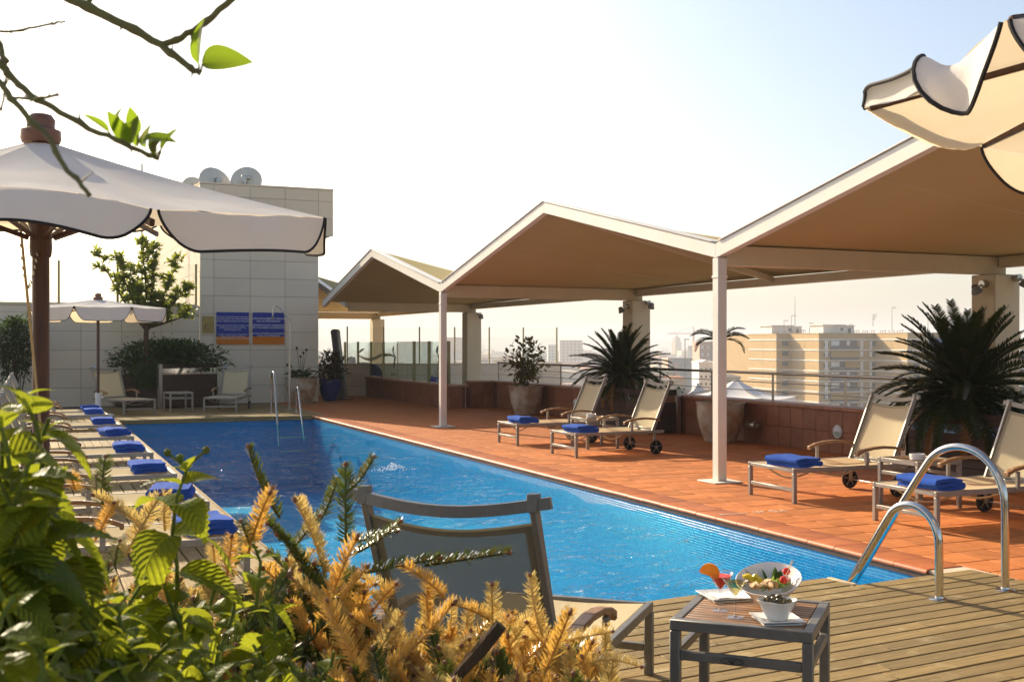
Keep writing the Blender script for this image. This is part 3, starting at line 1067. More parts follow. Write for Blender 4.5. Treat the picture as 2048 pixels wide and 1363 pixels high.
def make_lounger(label, frame, sling, detail=True):
    t = thing('sun_lounger', label, 'sun lounger')
    h = LW / 2
    f = MB()
    for s in (-1, 1):
        f.box(.0, 1.46, s * h - .017, s * h + .017, SEAT - .045, SEAT, .004)
    for x in (.0, 1.30):
        f.box(x + .002, x + .038, -h + .018, h - .018, SEAT - .04, SEAT - .004, .004)
    f.build('frame', frame, t)
    for s in (-1, 1):
        MB().box(.0, .042, s * h - .021, s * h + .021, .0, SEAT - .047, .005).build('leg', frame, t)
    MB().box(.004, .038, -h + .022, h - .022, .115, .150, .004).build('stretcher', frame, t)
    MB().grid(lambda u, v: (.045 + 1.25 * u, (-h + .022) + (LW - .044) * v, SEAT - .004 - .035 * sin(pi * v) * (.5 + .5 * sin(pi * u)) + .004 * sin(9 * v) * u), 12, 8, .004).build('seat_sling', sling, t)
    for x in (.20, .78):
        MB().tube([(x + .0 * i, -h + .02 + (LW - .04) * i / 10, SEAT - .05 - .085 * sin(pi * i / 10)) for i in range(11)], .010, 6).build('support_bow', frame, t)
    # backrest, almost upright
    hx, hz, tx, tz = 1.29, .345, 1.60, 1.03
    b = MB()
    for s in (-1, 1):
        b.bar((hx, s * (h - .045), hz - .03), (tx, s * (h - .045), tz), .026, .045, .004)
    b.bar((hx + .03, -h + .04, hz + .02), (hx + .03, h - .04, hz + .02), .02, .03, .003)
    b.build('backrest_frame', frame, t)
    tb = MB()
    for i in range(10):
        a, c = i / 10, (i + 1) / 10
        g = lambda q: (tx + .035 * sin(pi * q), (-h - .02) + (LW + .04) * q, tz + .012 - .045 * sin(pi * q))
        tb.bar(g(a), g(c), .03, .042, 0)
    for s in (-1, 1):
        tb.box(tx - .022, tx + .028, s * (h - .045) - .02, s * (h - .045) + .02, tz - .025, tz + .042, .004)
    tb.build('top_rail', frame, t)
    w = h - .06

    def bs(u, v):
        k = .03 + .86 * u
        x, z = hx + (tx - hx) * k, hz + (tz - hz) * k
        return (x + .028 * sin(pi * v) + .01, -w + 2 * w * v, z - .035 * sin(pi * v) * u ** 2)
    MB().grid(bs, 12, 10, .004).build('back_sling', sling, t)
    hm = MB()
    hm.grid(lambda u, v: tuple(V(bs(.965 + .05 * u, v)) + V((-.004, 0, 0))), 1, 10, .007)
    for a in (0, .955):
        hm.grid(lambda u, v: tuple(V(bs(u, a + .045 * v)) + V((-.004, 0, 0))), 10, 1, .007)
    hm.build('sling_hem', MT['hem'], t)
    for s in (-1, 1):
        am = MB()
        pr = [(.80, .475), (.86, .500), (.98, .522), (1.12, .530), (1.26, .520), (1.38, .500)]
        for (x0, z0), (x1, z1) in zip(pr, pr[1:]):
            am.bar((x0, s * (h + .015), z0), (x1 + .002, s * (h + .015), z1), .058, .028, .005 if x0 > .81 else .003)
        am.box(.782, .808, s * (h + .015) - .029, s * (h + .015) + .029, .445, .487, .006)
        arm = am.build('armrest', MT['arm'], t)
        MB().box(.89, .925, s * (h + .028) - .013, s * (h + .028) + .013, SEAT - .03, .487, .003).build('armrest_post', frame, arm)
    for s in (-1, 1):
        wh = MB()
        y = s * (h - .0)
        MR = Matrix.Translation((1.33, y, .105)) @ Matrix.Rotation(pi / 2, 4, 'X')
        wh.lathe([(.088, -.014), (.100, -.012), (.105, 0), (.100, .012), (.088, .014), (.086, 0), (.088, -.014)], 22, MR)
        wheel = wh.build('wheel', MT['tyre'], t)
        sk = MB()
        for q in range(5):
            a = q * 2 * pi / 5 + .3
            sk.bar((1.33, y, .105), (1.33 + .087 * cos(a), y, .105 + .087 * sin(a)), .008, .014, up=(0, 1, 0))
        sk.lathe([(.02, -.016), (.022, 0), (.02, .016)], 10, MR)
        sk.build('spokes', frame, wheel)
        MB().bar((1.32, s * (h - .024), .09), (1.32, s * (h - .024), SEAT - .046), .045, .014, .003, up=(0, 1, 0)).build('wheel_strut', frame, t)
    MB().tube([(1.33, -h + .02, .105), (1.33, h - .02, .105)], .007, 6).build('axle', frame, t)
    return t


def make_towel(label, rot):
    """a bath towel folded in three, the folds lying across the lounger"""
    path = []
    hw, t = .145, .034
    for k in range(3):
        z = t * (k + .55)
        xs = [-hw + 2 * hw * i / 7 for i in range(8)]
        if k % 2:
            xs = xs[::-1]
        for x in xs:
            path.append((x, z + .004 * sin(x * 22 + k)))
        if k < 2:
            s = 1 if k % 2 == 0 else -1
            for a in (-.9, 0, .9):
                path.append((s * (hw + .016 * cos(a)), z + t / 2 + t / 2 * sin(a)))
    n = len(path)
    lft, rgt = [], []
    for i, p in enumerate(path):
        a, b = path[max(0, i - 1)], path[min(n - 1, i + 1)]
        dx, dz = b[0] - a[0], b[1] - a[1]
        L = math.hypot(dx, dz) or 1
        lft.append((p[0] - dz / L * t * .43, p[1] + dx / L * t * .43))
        rgt.append((p[0] + dz / L * t * .43, p[1] - dx / L * t * .43))
    prof = lft + rgt[::-1]
    m, vs, fs = len(prof), [], []
    NY = 8
    for j in range(NY + 1):
        y = -.24 + .48 * j / NY
        for x, z in prof:
            q = noise.noise((x * 6, y * 6, z * 12 + rot))
            vs.append((x + .018 * q, y + .016 * noise.noise((x * 5 + 9, z * 9, rot)), max(.001, z + .011 * q + .006 * noise.noise((x * 9, y * 7, rot * 2.7)))))
    for j in range(NY):
        for i in range(m):
            a, b = j * m + i, j * m + (i + 1) % m
            fs.append((a, b, b + m, a + m))
    for j, o in ((0, 0), (1, NY * m)):
        for i in range(n - 1):
            f = (o + i, o + i + 1, o + m - 2 - i, o + m - 1 - i)
            fs.append(f if j else f[::-1])
    g = MB()
    g.add(vs, fs)
    o = g.build('towel', MT['towel'], None, ang=70)
    return tag(o, label, 'towel', 'folded blue towels on the loungers')


GR = 'sun loungers set out round the pool'
ords = ['first', 'second', 'third', 'fourth', 'fifth', 'sixth', 'seventh', 'eighth']
proto = make_lounger('cream sling lounger at the right poolside, farthest of the four under the canopy edge', MT['alu'], MT['sling'])
proto['group'] = GR
RIGHT = [(16.52, 'cream lounger behind the first white ashtray table, farthest of the four on the terracotta deck'),
         (14.48, 'cream lounger on the near side of the far ashtray table on the terracotta'),
         (9.58, 'cream lounger just right of the near white post, beside the second ashtray table'),
         (7.66, 'cream lounger behind the chrome ladder rails, nearest of the four on the terracotta deck')]
tw = [make_towel('folded blue towel on the ' + RIGHT[0][1].split(',')[0], 1)]
tw += []
for k, (y, lab) in enumerate(RIGHT):
    o = proto if k == 0 else dup(proto, (0, 0, 0), 0, lab)
    o['label'] = lab
    o.location = (7.05, y, 0)
    o.rotation_euler = (0, 0, random.gauss(0, .012))
TL = ['folded blue towel at the foot of the farthest lounger on the terracotta deck',
      'folded blue towel on the lounger nearer than the first ashtray table',
      'folded blue towel on the lounger right of the near white post',
      'rumpled folded blue towel on the lounger seen through the tall chrome ladder rail']
tws = [tw[0]] + [make_towel('', k) for k in (2, 3, 4)]
for k, o in enumerate(tws):
    o['label'] = TL[k]
    o.location = (7.30, RIGHT[k][0] - .06, SEAT - .012)
    o.rotation_euler = (0, 0, random.gauss(0, .06))
# left row, feet to the water; counted from the back wall
LEFT = [22.75, 21.62, 18.86, 16.43, 13.94, 11.63, 9.55, 7.78]
for k, y in enumerate(LEFT):
    lab = '%s lounger from the back wall in the left poolside row, blue towel on its foot' % ords[k]
    o = dup(proto, (1.33, y, 0), pi + random.gauss(0, .012), lab)
    q = make_towel('folded blue towel on the %s lounger from the back wall in the left row' % ords[k], 10 + k)
    q.location = (1.33 - .24, y + .02, SEAT - .012)
    q.rotation_euler = (0, 0, random.gauss(0, .11))
dup(proto, (2.33, 26.66, 0), pi / 2 + R(23.5), 'empty shaded lounger by the back wall, between the small parasol pole and the planter')
dup(proto, (4.15, 26.93, 0), pi / 2 - R(23.5), 'empty shaded lounger between the wooden planter and the shower, below the blue notices')
fl = make_lounger('dark backlit lounger seen from behind in the foreground, next to the drinks table', MT['aludark'], MT['sling_open_shaded'])
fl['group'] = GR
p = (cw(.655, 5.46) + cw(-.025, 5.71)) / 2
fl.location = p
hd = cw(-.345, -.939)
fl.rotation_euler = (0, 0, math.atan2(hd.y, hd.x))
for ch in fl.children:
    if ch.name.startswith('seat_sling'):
        ch.data.materials[0] = MT['sling']  # seat keeps the lighter sling, only the back carries painted shade


# ------------------------------------------------------------------ side tables
def make_table(label, frame, TW=.56, TH_=.47):
    t = thing('side_table', label, 'side table')
    h = TW / 2
    f = MB()
    s = .042
    for q in (-1, 1):
        f.box(-h, h, q * (h - s / 2) - s / 2, q * (h - s / 2) + s / 2, TH_ - .045, TH_, .004)
        f.box(q * (h - s / 2) - s / 2, q * (h - s / 2) + s / 2, -h + s, h - s, TH_ - .0449, TH_ - .0004, .004)
    f.build('frame', frame, t)
    for a in (-1, 1):
        for b in (-1, 1):
            MB().box(a * (h - s / 2) - s / 2, a * (h - s / 2) + s / 2, b * (h - s / 2) - s / 2, b * (h - s / 2) + s / 2, 0, TH_ - .046, .004).build('leg', frame, t)
    for q in (-1, 1):
        MB().box(-h + s, h - s, q * (h - s / 2) - .016, q * (h - s / 2) + .016, .305, .342, .004).build('stretcher', frame, t)
        MB().box(q * (h - s / 2) - .016, q * (h - s / 2) + .016, -h + s, h - s, .305, .342, .004).build('stretcher', frame, t)
    n = 12
    w = (TW - 2 * s - .008) / n
    sm = MB().box(-h + s + .003, h - s - .003, -w / 2 + .003, w / 2 - .003, -.016, 0, .002).mesh('slat', MT['slat'])
    for i in range(n):
        put('slat', sm, t, (0, -h + s + .004 + w * (i + .5), TH_ - .004))
    MB().box(-h + s, h - s, -.02, .02, TH_ - .04, TH_ - .022).box(-.02, .02, -h + s, h - s, TH_ - .055, TH_ - .041).build('under_frame', frame, t)
    return t


GT = 'slatted side tables by the loungers'
tb = make_table('', MT['alu'])
tb['label'] = 'slatted side table with a white ashtray between the two far right loungers'
tb['group'] = GT
tb.location = (8.08, 15.46, 0)
dup(tb, (8.12, 8.60, 0), 0, 'slatted side table with a white ashtray between the two near right loungers')
dup(tb, (3.28, 27.62, 0), R(10), 'bare side table in front of the wooden planter by the back wall')
ft = make_table('dark framed slatted table in the foreground holding two cocktails and bowls of food', MT['aludark'], .575)
ft['group'] = GT
FT = V((2.83, 3.97, 0))
d0 = V((2.82, 3.54, 0)) - V((2.43, 3.94, 0))
FA = math.atan2(d0.y, d0.x)
ft.location = FT
ft.rotation_euler = (0, 0, FA)
# small raised maker's badge on the front bar: a ring with a little crown
bd = MB()
bd.tube([(.045 * cos(a * pi / 8) * 1, -.289, .3235 + .0135 * sin(a * pi / 8)) for a in range(17)], .0016, 5, False)
for q in (-1, 0, 1):
    bd.bar((q * .004, -.290, .318), (q * .013, -.290, .330), .003, .004, up=(0, 1, 0))
bd.bar((-.007, -.290, .3175), (.007, -.290, .3175), .003, .004, up=(0, 1, 0))
bo = bd.build('badge', MT['tyre'], ft)
bo.location = (-.03, 0, 0)
for k, (x, y, lab) in enumerate(((8.0, 15.42, 'white round ashtray on the far side table'), (8.02, 8.52, 'white round ashtray on the near side table behind the ladder'))):
    g = MB()
    g.lathe([(.055, 0), (.072, .003), (.078, .055), (.074, .058), (.068, .050), (.062, .016), (.001, .014)], 24)
    tag(g.build('ashtray', MT['porcelain'], None, loc=(x, y, .468)), lab, 'ashtray', 'white ashtrays on the side tables')


# ------------------------------------------------------------------ drinks and food on the front table
def ontab(px, py, z=.47):
    d = (H - z) * FPX / (py - HY)
    return cw((px - HX) / FPX * d, d, z - .003)


gm = glassmat('drinking_glass', (0.95, 0.96, 0.96), 2.4, .02)
redl = mat('red_cocktail', (0.85, 0.03, 0.025), 0.3)
pale = glassmat('pale_drink', (0.82, 0.76, 0.48), 1.5)


def martini(label, loc, liq):
    t = thing('cocktail_glass', label, 'cocktail glass', loc, 0, 'cocktails on the front table')
    g = MB()
    g.lathe([(.001, .0), (.036, .0), (.036, .003), (.010, .007), (.0045, .015), (.004, .075), (.007, .085), (.056, .163), (.0545, .163), (.005, .090), (.001, .088)], 28)
    g.build('glass', gm, t)
    q = MB()
    q.lathe([(.002, .092), (.046, .150), (.046, .1505), (.001, .1505)], 28)
    q.build('drink', liq, t)
    return t


g1 = martini('martini glass of red cocktail with a peach slice on its rim', ontab(1441, 1219), redl)
pe = MB()
pe.prism([(.042 * cos(a), .042 * sin(a)) for a in [R(-30 + 14 * i) for i in range(16)]] , -.006, .006, Matrix.Translation((-.058, -.005, .165)) @ Matrix.Rotation(FA, 4, 'Z') @ Matrix.Rotation(pi / 2, 4, 'X'))
pe.build('peach_slice', cloth('peach', (0.85, 0.45, 0.07), 0.35, (0.95, 0.5, 0.06), col2=(0.75, 0.22, 0.04), vs=25), g1)
g2 = martini('martini glass of pale drink with a yellow lemon twist on its rim', ontab(1471, 1233), pale)
lm = MB()
for i in range(5):
    a = i * .5
    lm.lathe([(.002, -.009), (.013, -.006), (.014, .004), (.002, .009)], 9, Matrix.Translation((.05 + .010 * i, -.010 * i + .004 * sin(3 * i), .168 - .002 * i + .006 * sin(2.5 * i))) @ Matrix.Rotation(a, 4, 'X'))
lm.build('lemon_twist', mat('lemon', (0.80, 0.60, 0.02), 0.4, col2=(0.75, 0.5, 0.01), vs=60), g2)

bc = ontab(1537, 1206)
bowl = thing('salad_bowl', 'large white slanted bowl of chicken salad with tomatoes and leaves', 'bowl', bc, 0)
tdir = V((ST, CT, 0)) * .9 + V((CT, -ST, 0)) * .45


def tilt(vs):
    return [(p[0], p[1], p[2] + (max(0, p[2] - .02) / .07) * (p[0] * tdir.x + p[1] * tdir.y) * .24) for p in vs]


g = MB()
g.lathe([(.001, 0), (.045, 0), (.050, .004), (.090, .045), (.128, .090), (.142, .112), (.139, .114), (.122, .093), (.085, .05), (.045, .012), (.001, .010)], 40)
g.v = tilt(g.v)
g.build('bowl', MT['porcelain'], bowl)
lf = MB()


def flatleaf(mb, M, L, w, fold=.3, n=4, droop=.3, serr=0.0):
    """one leaf along +x, midrib fold, pointed"""
    vs, fs = [], []
    for i in range(n + 1):
        t = i / n
        ww = w * (sin(pi * min(1, t * .93 + .05)) ** .8) * (1 - .25 * t) * (1 + (serr if i % 2 else -serr))
        if i == n:
            ww = .0005
        z = -droop * L * t * t
        vs += [(L * t, -ww / 2, z + fold * ww / 2), (L * t, 0, z), (L * t, ww / 2, z + fold * ww / 2)]
    for i in range(n):
        a = i * 3
        fs += [(a, a + 3, a + 4, a + 1), (a + 1, a + 4, a + 5, a + 2)]
    mb.add(vs, fs, M)


VR, VF = V((CT, -ST, 0)), V((ST, CT, 0))       # to the right and away, along the table view


def rowM(p, zr, tilt_, roll=0):
    return Matrix.Translation(p) @ Matrix.Rotation(zr, 4, 'Z') @ Matrix.Rotation(tilt_, 4, 'Y') @ Matrix.Rotation(roll, 4, 'X')


for dx, dy, rz, L in ((-.05, .055, 2.2, .075), (.0, .07, 1.2, .07), (.035, .06, .7, .08), (.05, .06, .4, .065)):
    flatleaf(lf, rowM(VR * dx + VF * dy + V((0, 0, .075)), rz - TH, -1.1, 1.2), L, .042, .2)
lf.build('bay_leaf', leafmat('salad_leaf', (0.03, 0.08, 0.012), (0.08, 0.16, 0.02), .25), bowl)
lt = MB()
for i in range(26):
    flatleaf(lt, rowM(VR * random.uniform(-.06, .07) + VF * random.uniform(-.04, .06) + V((0, 0, .062 + random.random() * .02)), random.random() * 6.3, -.5 - random.random() * .5, random.random() * 3), .045, .035, .5, 3, .5, .2)
lt.build('lettuce', leafmat('lettuce', (0.28, 0.42, 0.07), (0.4, 0.55, 0.1), .35), bowl)
ck = MB()
for i in range(26):
    p = VR * random.uniform(-.08, .03) + VF * random.uniform(-.05, .03) + V((0, 0, .080 + random.random() * .025))
    ck.lathe([(.002, -.034), (.008, -.02), (.0105, .0), (.008, .02), (.002, .033)], 7, rowM(p, random.random() * 6, pi / 2 + random.uniform(-.4, .4)), lambda a, z: 1 + .3 * sin(2 * a))
ck.build('chicken_strips', mat('chicken', (0.50, 0.30, 0.11), 0.6, col2=(0.33, 0.16, 0.05), vs=60, bump=.6, bs=80), bowl)
hmn = MB()
hmn.grid(lambda u, v: tuple(VR * (.055 + .04 * v) + VF * (-.02 + .06 * u) + V((0, 0, .092 + .012 * sin(7 * u) + .01 * v))), 8, 4, .003)
hmn.build('ham_slice', mat('ham', (0.65, 0.30, 0.20), .5, col2=(.7, .42, .3), vs=30), bowl)
for q in (0, 1):
    sk = MB()
    p = VR * (.055 + .004 * q) + VF * (-.02 + .03 * q) + V((0, 0, .10))
    tip = p + VR * (.055) + VF * .03 + V((0, 0, .085))
    sk.tube([p, tip], .0016, 6)
    so = sk.build('skewer', mat('bamboo', (0.5, 0.3, 0.1), .6), bowl)
    k = .12 + .34 * q
    tm_ = MB()
    tm_.lathe([(.001, -.017), (.012, -.013), (.018, 0), (.012, .013), (.001, .017)], 16, Matrix.Translation(p.lerp(tip, k)))
    tm_.build('cherry_tomato', mat('tomato', (0.62, 0.03, 0.012), .15, col2=(.5, .02, .01), vs=12), so)

oc = ontab(1554, 1239)
sa = MB()
sa.prism([(-.08, -.08), (.08, -.08), (.08, .08), (-.08, .08)], 0, .004)
sa.grid(lambda u, v: (-.088 + .176 * u, -.088 + .176 * v, .004 + .012 * max(abs(2 * u - 1), abs(2 * v - 1)) ** 4), 10, 10, .003)
so = sa.build('saucer', MT['porcelain'], None, loc=oc)
so.rotation_euler = (0, 0, FA + .5)
tag(so, 'square white saucer under the small olive bowl', 'saucer')
ob = thing('olive_bowl', 'small white wavy bowl filled with green olives on a square saucer', 'bowl', oc + V((0, 0, .008)), FA + .5)
g = MB()
g.lathe([(.001, 0), (.040, 0), (.044, .006), (.060, .04), (.078, .078), (.0765, .080), (.056, .042), (.03, .03), (.001, .028)], 32, None, lambda a, z: 1 + .10 * cos(4 * a) * max(0, z - .01) / .07)
g.build('bowl', MT['porcelain'], ob)
om = MB().lathe([(.001, -.015), (.009, -.011), (.0125, 0), (.010, .010), (.001, .0145)], 12).mesh('olive', mat('olive', (0.13, 0.10, 0.022), .25, col2=(.075, .055, .02), vs=6, rand=.35))
for i in range(15):
    a, r = i * 2.4, .050 * math.sqrt((i + .3) / 15)
    put('olive', om, ob, M=Matrix.Translation((r * cos(a), r * sin(a), .082 - r * .22 + (.01 if i % 3 == 0 else 0))) @ Matrix.Rotation(random.random() * 3, 4, 'Z') @ Matrix.Rotation(random.uniform(1.1, 1.9), 4, 'X'))
pc = ontab(1450, 1193)
sa = MB()
sa.prism([(-.085, -.085), (.085, -.085), (.085, .085), (-.085, .085)], 0, .004)
sa.grid(lambda u, v: (-.10 + .20 * u, -.10 + .20 * v, .004 + .014 * max(abs(2 * u - 1), abs(2 * v - 1)) ** 4), 10, 10, .003)
so = sa.build('side_plate', MT['porcelain'], None, loc=pc)
so.rotation_euler = (0, 0, FA + .62)
tag(so, 'square white plate with a folded napkin behind the cocktail glasses', 'plate')
nk = MB()
nk.grid(lambda u, v: (-.055 + .11 * u, -.05 + .1 * v, .012 + .003 * sin(5 * u + 2 * v)), 6, 6, .005)
no = nk.build('napkin', mat('paper', (.8, .79, .76), .9), None, loc=pc)
no.rotation_euler = (0, 0, FA + .62)
tag(no, 'folded white napkin lying on the square plate', 'napkin')


# ------------------------------------------------------------------ pool ladders
def ladder_rail(base, wpt, h, r=.026, wz=-1.0):
    """handrail: foot on the deck, arch, then a slope down into the water"""
    base, wpt = V(base), V(wpt)
    d = wpt - base
    d.z = 0
    L = d.length
    d.normalize()
    pts = [base, base + V((0, 0, h * .60))]
    rr = min(L * .5, h * .42)
    for i in range(1, 10):
        a = pi * .80 * i / 9
        pts.append(base + d * (rr * (1 - cos(a)) * .86) + V((0, 0, h * .60 + (h * .40) * sin(min(a, pi)) if a < pi / 2 else h - (h * .40) * (1 - sin(a)) * .9)))
    pts.append(wpt)
    e = wpt + (wpt - pts[-2]).normalized() * .55
    pts.append(e)
    # smooth the corners
    for _ in range(2):
        q = [pts[0]]
        for a, b in zip(pts, pts[1:]):
            q += [a.lerp(b, .25), a.lerp(b, .75)]
        q.append(pts[-1])
        pts = q
    return MB().tube(pts, r, 14)


def flange(p):
    return MB().lathe([(.001, 0), (.062, 0), (.062, .004), (.05, .011), (.032, .014), (.03, .022), (.001, .022)], 24, Matrix.Translation(p))


LADA, LADB = V((5.24, 5.38, .002)), V((5.83, 5.41, .002))
ld = thing('pool_ladder', 'chrome pool ladder with unequal arched rails at the near right pool corner', 'ladder')
for base, wpt, h in ((LADA, V((5.10, 6.15, -.165)), .57), (LADB, V((5.62, 6.62, -.165)), .91)):
    rl_ = ladder_rail(base, wpt, h).build('rail', MT['chrome'], ld)
    flange(base).build('flange', MT['chrome'], rl_)
for k in range(3):
    MB().box(5.12, 5.72, 6.35 + .09 * k, 6.43 + .09 * k, -.45 - .3 * k, -.42 - .3 * k, .005).build('tread', MT['steel'], ld)
FA1, FB1 = V((5.22, 26.40, .002)), V((5.72, 26.45, .002))
ld = thing('pool_ladder', 'chrome pool ladder with unequal arched rails at the far end of the pool', 'ladder')
for base, wpt, h in ((V((5.17, 26.0, .002)), V((5.05, 24.72, -.165)), .98), (V((5.75, 26.0, .002)), V((5.60, 24.72, -.165)), .62)):
    rl_ = ladder_rail(base, wpt, h, .024).build('rail', MT['chrome'], ld)
    flange(base).build('flange', MT['chrome'], rl_)
for k in range(3):
    MB().box(5.05, 5.62, 24.40 - .09 * k, 24.48 - .09 * k, -.45 - .3 * k, -.42 - .3 * k, .005).build('tread', MT['steel'], ld)

# ------------------------------------------------------------------ shower
sh = thing('outdoor_shower', 'slim steel outdoor shower with hooked arm in front of the blue notices', 'shower', (5.85, 27.2, .002))
MB().tube([(0, 0, 0), (0, 0, 1.15)], .030, 12).tube([(0, 0, 1.15), (0, 0, 2.17)], .024, 12).lathe([(.036, 1.13), (.036, 1.17)], 12).build('pipe', MT['steel'], sh)
q = [V((0, 0, 2.15)), V((0, 0, 2.19)), V((-.20, .05, 2.46)), V((-.26, .06, 2.52)), V((-.33, .07, 2.53)), V((-.37, .08, 2.48)), V((-.385, .08, 2.40)), V((-.39, .08, 2.30))]
MB().tube(q, [.022, .022, .018, .017, .017, .016, .016, .016], 10).build('arm', MT['steel'], sh)
MB().lathe([(.014, 2.30), (.02, 2.27), (.036, 2.21), (.036, 2.20), (.001, 2.20)], 14, Matrix.Translation((-.39, .08, 0))).build('shower_head', MT['aludark'], sh)
MB().box(-.09, .09, -.09, .09, 0, .012, .003).build('base_plate', MT['steel'], sh)

# ------------------------------------------------------------------ notices and plaque
navy, orange = mat('notice_blue', (0.022, 0.045, 0.27), .6, spec=.15), mat('notice_orange', (0.60, 0.17, 0.010), .6, spec=.15)
YS = WY - .02
sign_t = [("El acceso a la piscina está reservado\nexclusivamente a los clientes del hotel\npasando obligatoriamente por las duchas.", .22, .056),
          ("Swimming pool for hotel residents only,\nplease shower before entering\nswimming pool area.", -.01, .056),
          ("L'accès à la piscine est uniquement\nréservé aux clients de l'hôtel\navec passage obligatoire sous la douche.", -.25, .056)]
sign_u = [("PISCINA PROHIBIDA A MENORES\nNO ACOMPAÑADOS", .21, .068), ("SWIMMING POOL FORBIDDEN\nFOR YOUNGERS UNSUPERVISED", .03, .066), ("PISCINE INTERDITE AUX MINEURS\nNON ACCOMPAGNÉS", -.19, .060)]
for x, ls, lab in ((5.06, sign_t, 'blue and orange notice in small lettering about hotel residents and showers'),
                   (6.02, sign_u, 'blue and orange notice in capitals forbidding the pool to unsupervised youngsters')):
    t = thing('notice_board', lab, 'sign', (x, YS - .012, 2.03), 0, 'blue and orange notices on the tower')
    MB().box(-.43, .43, -.012, .012, -.22, .43, .003).build('blue_panel', navy, t)
    MB().box(-.43, .43, -.0121, .012, -.43, -.2203, .003).build('orange_panel', orange, t)
    for s, z, sz in ls:
        text(s, sz, t, (0, -.0135, z + (.03 if ls is sign_t else .02)), (pi / 2, 0, 0), wht, .0005)
pl = thing('brass_plaque', 'small engraved brass plaque in a white frame left of the blue notices', 'plaque', (4.41, YS - .012, 2.12))
MB().box(-.165, .165, -.01, .01, -.235, .235, .003).build('plate', mat('brass', (0.34, 0.25, 0.07), .4, .5, col2=(.24, .17, .05), vs=12), pl)
fr = MB()
for q in (-1, 1):
    fr.box(-.185, .185, -.013, .01, q * .245 - .01, q * .245 + .01, .002).box(q * .175 - .01, q * .175 + .01, -.0132, .01, -.2345, .2345, .002)
fr.build('frame', MT['white'], pl)
en = MB()
for i in range(7):
    en.box(-.11, .11 - .05 * (i % 3), -.0115, -.0095, -.16 + .03 * i, -.152 + .03 * i)
en.build('engraving', MT['tyre'], pl)


# ------------------------------------------------------------------ lamps on the walls
def bulkhead(loc, rz, lab):
    t = thing('wall_light', lab, 'wall light', loc, rz, 'round half-hooded lights on the walls')
    M = Matrix.Rotation(pi / 2, 4, 'X')
    MB().lathe([(.001, -.02), (.10, -.02), (.10, .012), (.092, .022), (.084, .016), (.001, .016)], 26, M).build('housing', MT['plastic'], t)
    cvs = MB()
    cvs.lathe([(.001, .04), (.05, .036), (.082, .018), (.083, .012), (.001, .012)], 26, M)
    k = MB()
    k.add(cvs.v, [f for f in cvs.f if len(f) == 4 and sum(cvs.v[i][2] for i in f) > 0])
    k.build('hood', MT['plastic'], t)
    MB().lathe([(.001, .024), (.06, .022), (.08, .0165), (.001, .0165)], 26, M).build('lens', mat('opal_lens', (.35, .45, .36), .2), t)
    return t


bulkhead((1.55, YS, .98), 0, 'round wall light behind the left back lounger')
bulkhead((4.85, YS, .98), 0, 'round wall light behind the lounger below the notices')
for y, lab in ((21.6, 'round wall light on the parapet between the leafy pot and the far loungers'), (13.1, 'round wall light on the parapet left of the near cream lounger')):
    bulkhead((XP - .012, y, .33), -pi / 2, lab)
t = thing('floodlight', 'small grey cylindrical floodlight low on the parapet right of the tall pot', 'floodlight', (XP - .02, 14.95, .30))
MB().bar((0, 0, 0), (-.10, .0, 0), .05, .05, .006).build('bracket', MT['steel'], t)
MB().lathe([(.001, -.10), (.055, -.10), (.07, -.06), (.075, .05), (.07, .08), (.001, .07)], 18, Matrix.Translation((-.14, .06, 0)) @ Matrix.Rotation(pi / 2, 4, 'X') @ Matrix.Rotation(.3, 4, 'Y')).build('lamp_head', MT['steel'], t)


def spot(loc, rz, lab):
    t = thing('spotlight', lab, 'spotlight', loc, rz, 'spotlights on the canopy columns')
    MB().lathe([(.001, -.04), (.05, -.04), (.05, .04), (.001, .04)], 14, Matrix.Rotation(pi / 2, 4, 'Y') @ Matrix.Translation((0, 0, -.04))).build('junction_box', MT['steel'], t)
    MB().bar((-.05, 0, 0), (-.14, 0, -.04), .025, .025, .003).build('arm', MT['steel'], t)
    MB().lathe([(.001, -.06), (.04, -.06), (.05, -.02), (.075, .04), (.07, .05), (.001, .035)], 16, Matrix.Translation((-.17, 0, -.07)) @ Matrix.Rotation(pi - .5, 4, 'Y')).build('lamp_head', MT['aludark'], t)


spot((CX1 - .24, 10.95, 2.38), 0, 'grey spotlight on the left face of the near square column')
spot((CX1 - .24, 20.42, 2.38), 0, 'grey spotlight on the left face of the middle square column')
spot((CX1 + .10, 10.79, 2.46), pi / 2, 'grey spotlight on the front of the near square column')
spot((CX1 + .12, 20.26, 2.46), pi / 2, 'grey spotlight on the front of the middle square column')
spot((CX1 + .12, 29.72, 2.46), pi / 2, 'grey spotlight on the front of the far square column')

# ------------------------------------------------------------------ satellite dishes and aerials on the tower
def dish(loc, r, rz, tiltx, lab):
    t = thing('satellite_dish', lab, 'satellite dish', loc, rz, 'satellite dishes on the tower roof')
    M = Matrix.Translation((0, 0, r + .15)) @ Matrix.Rotation(-pi / 2 - tiltx, 4, 'X')
    MB().lathe([(r * k / 8, .22 * r * (k / 8) ** 2) for k in range(1, 9)] + [(r * 1.01, .22 * r + .012)] + [(r * k / 8, .22 * r * (k / 8) ** 2 + .012) for k in range(8, 0, -1)], 36, M).build('reflector', mat('dish_paint', (.66, .62, .52), .6, col2=(.58, .54, .45), vs=3), t)
    MB().tube([(0, -.12, 0), (0, -.12, r + .1)], .035, 10).build('mast', MT['steel'], t)
    MB().box(-.10, .06, -.14, -.02, r + .04, r + .24, .01).box(-.05, .15, -.12, .0, r + .16, r + .24, .01).build('bracket', MT['steel'], t)
    MB().tube([(0, .02, .2), (0, r * .8, r * .8)], .015, 6).lathe([(.001, -.04), (.04, -.04), (.04, .05), (.001, .05)], 10, Matrix.Translation((0, r * .8, r * .8))).build('feed_arm', MT['steel'], t)


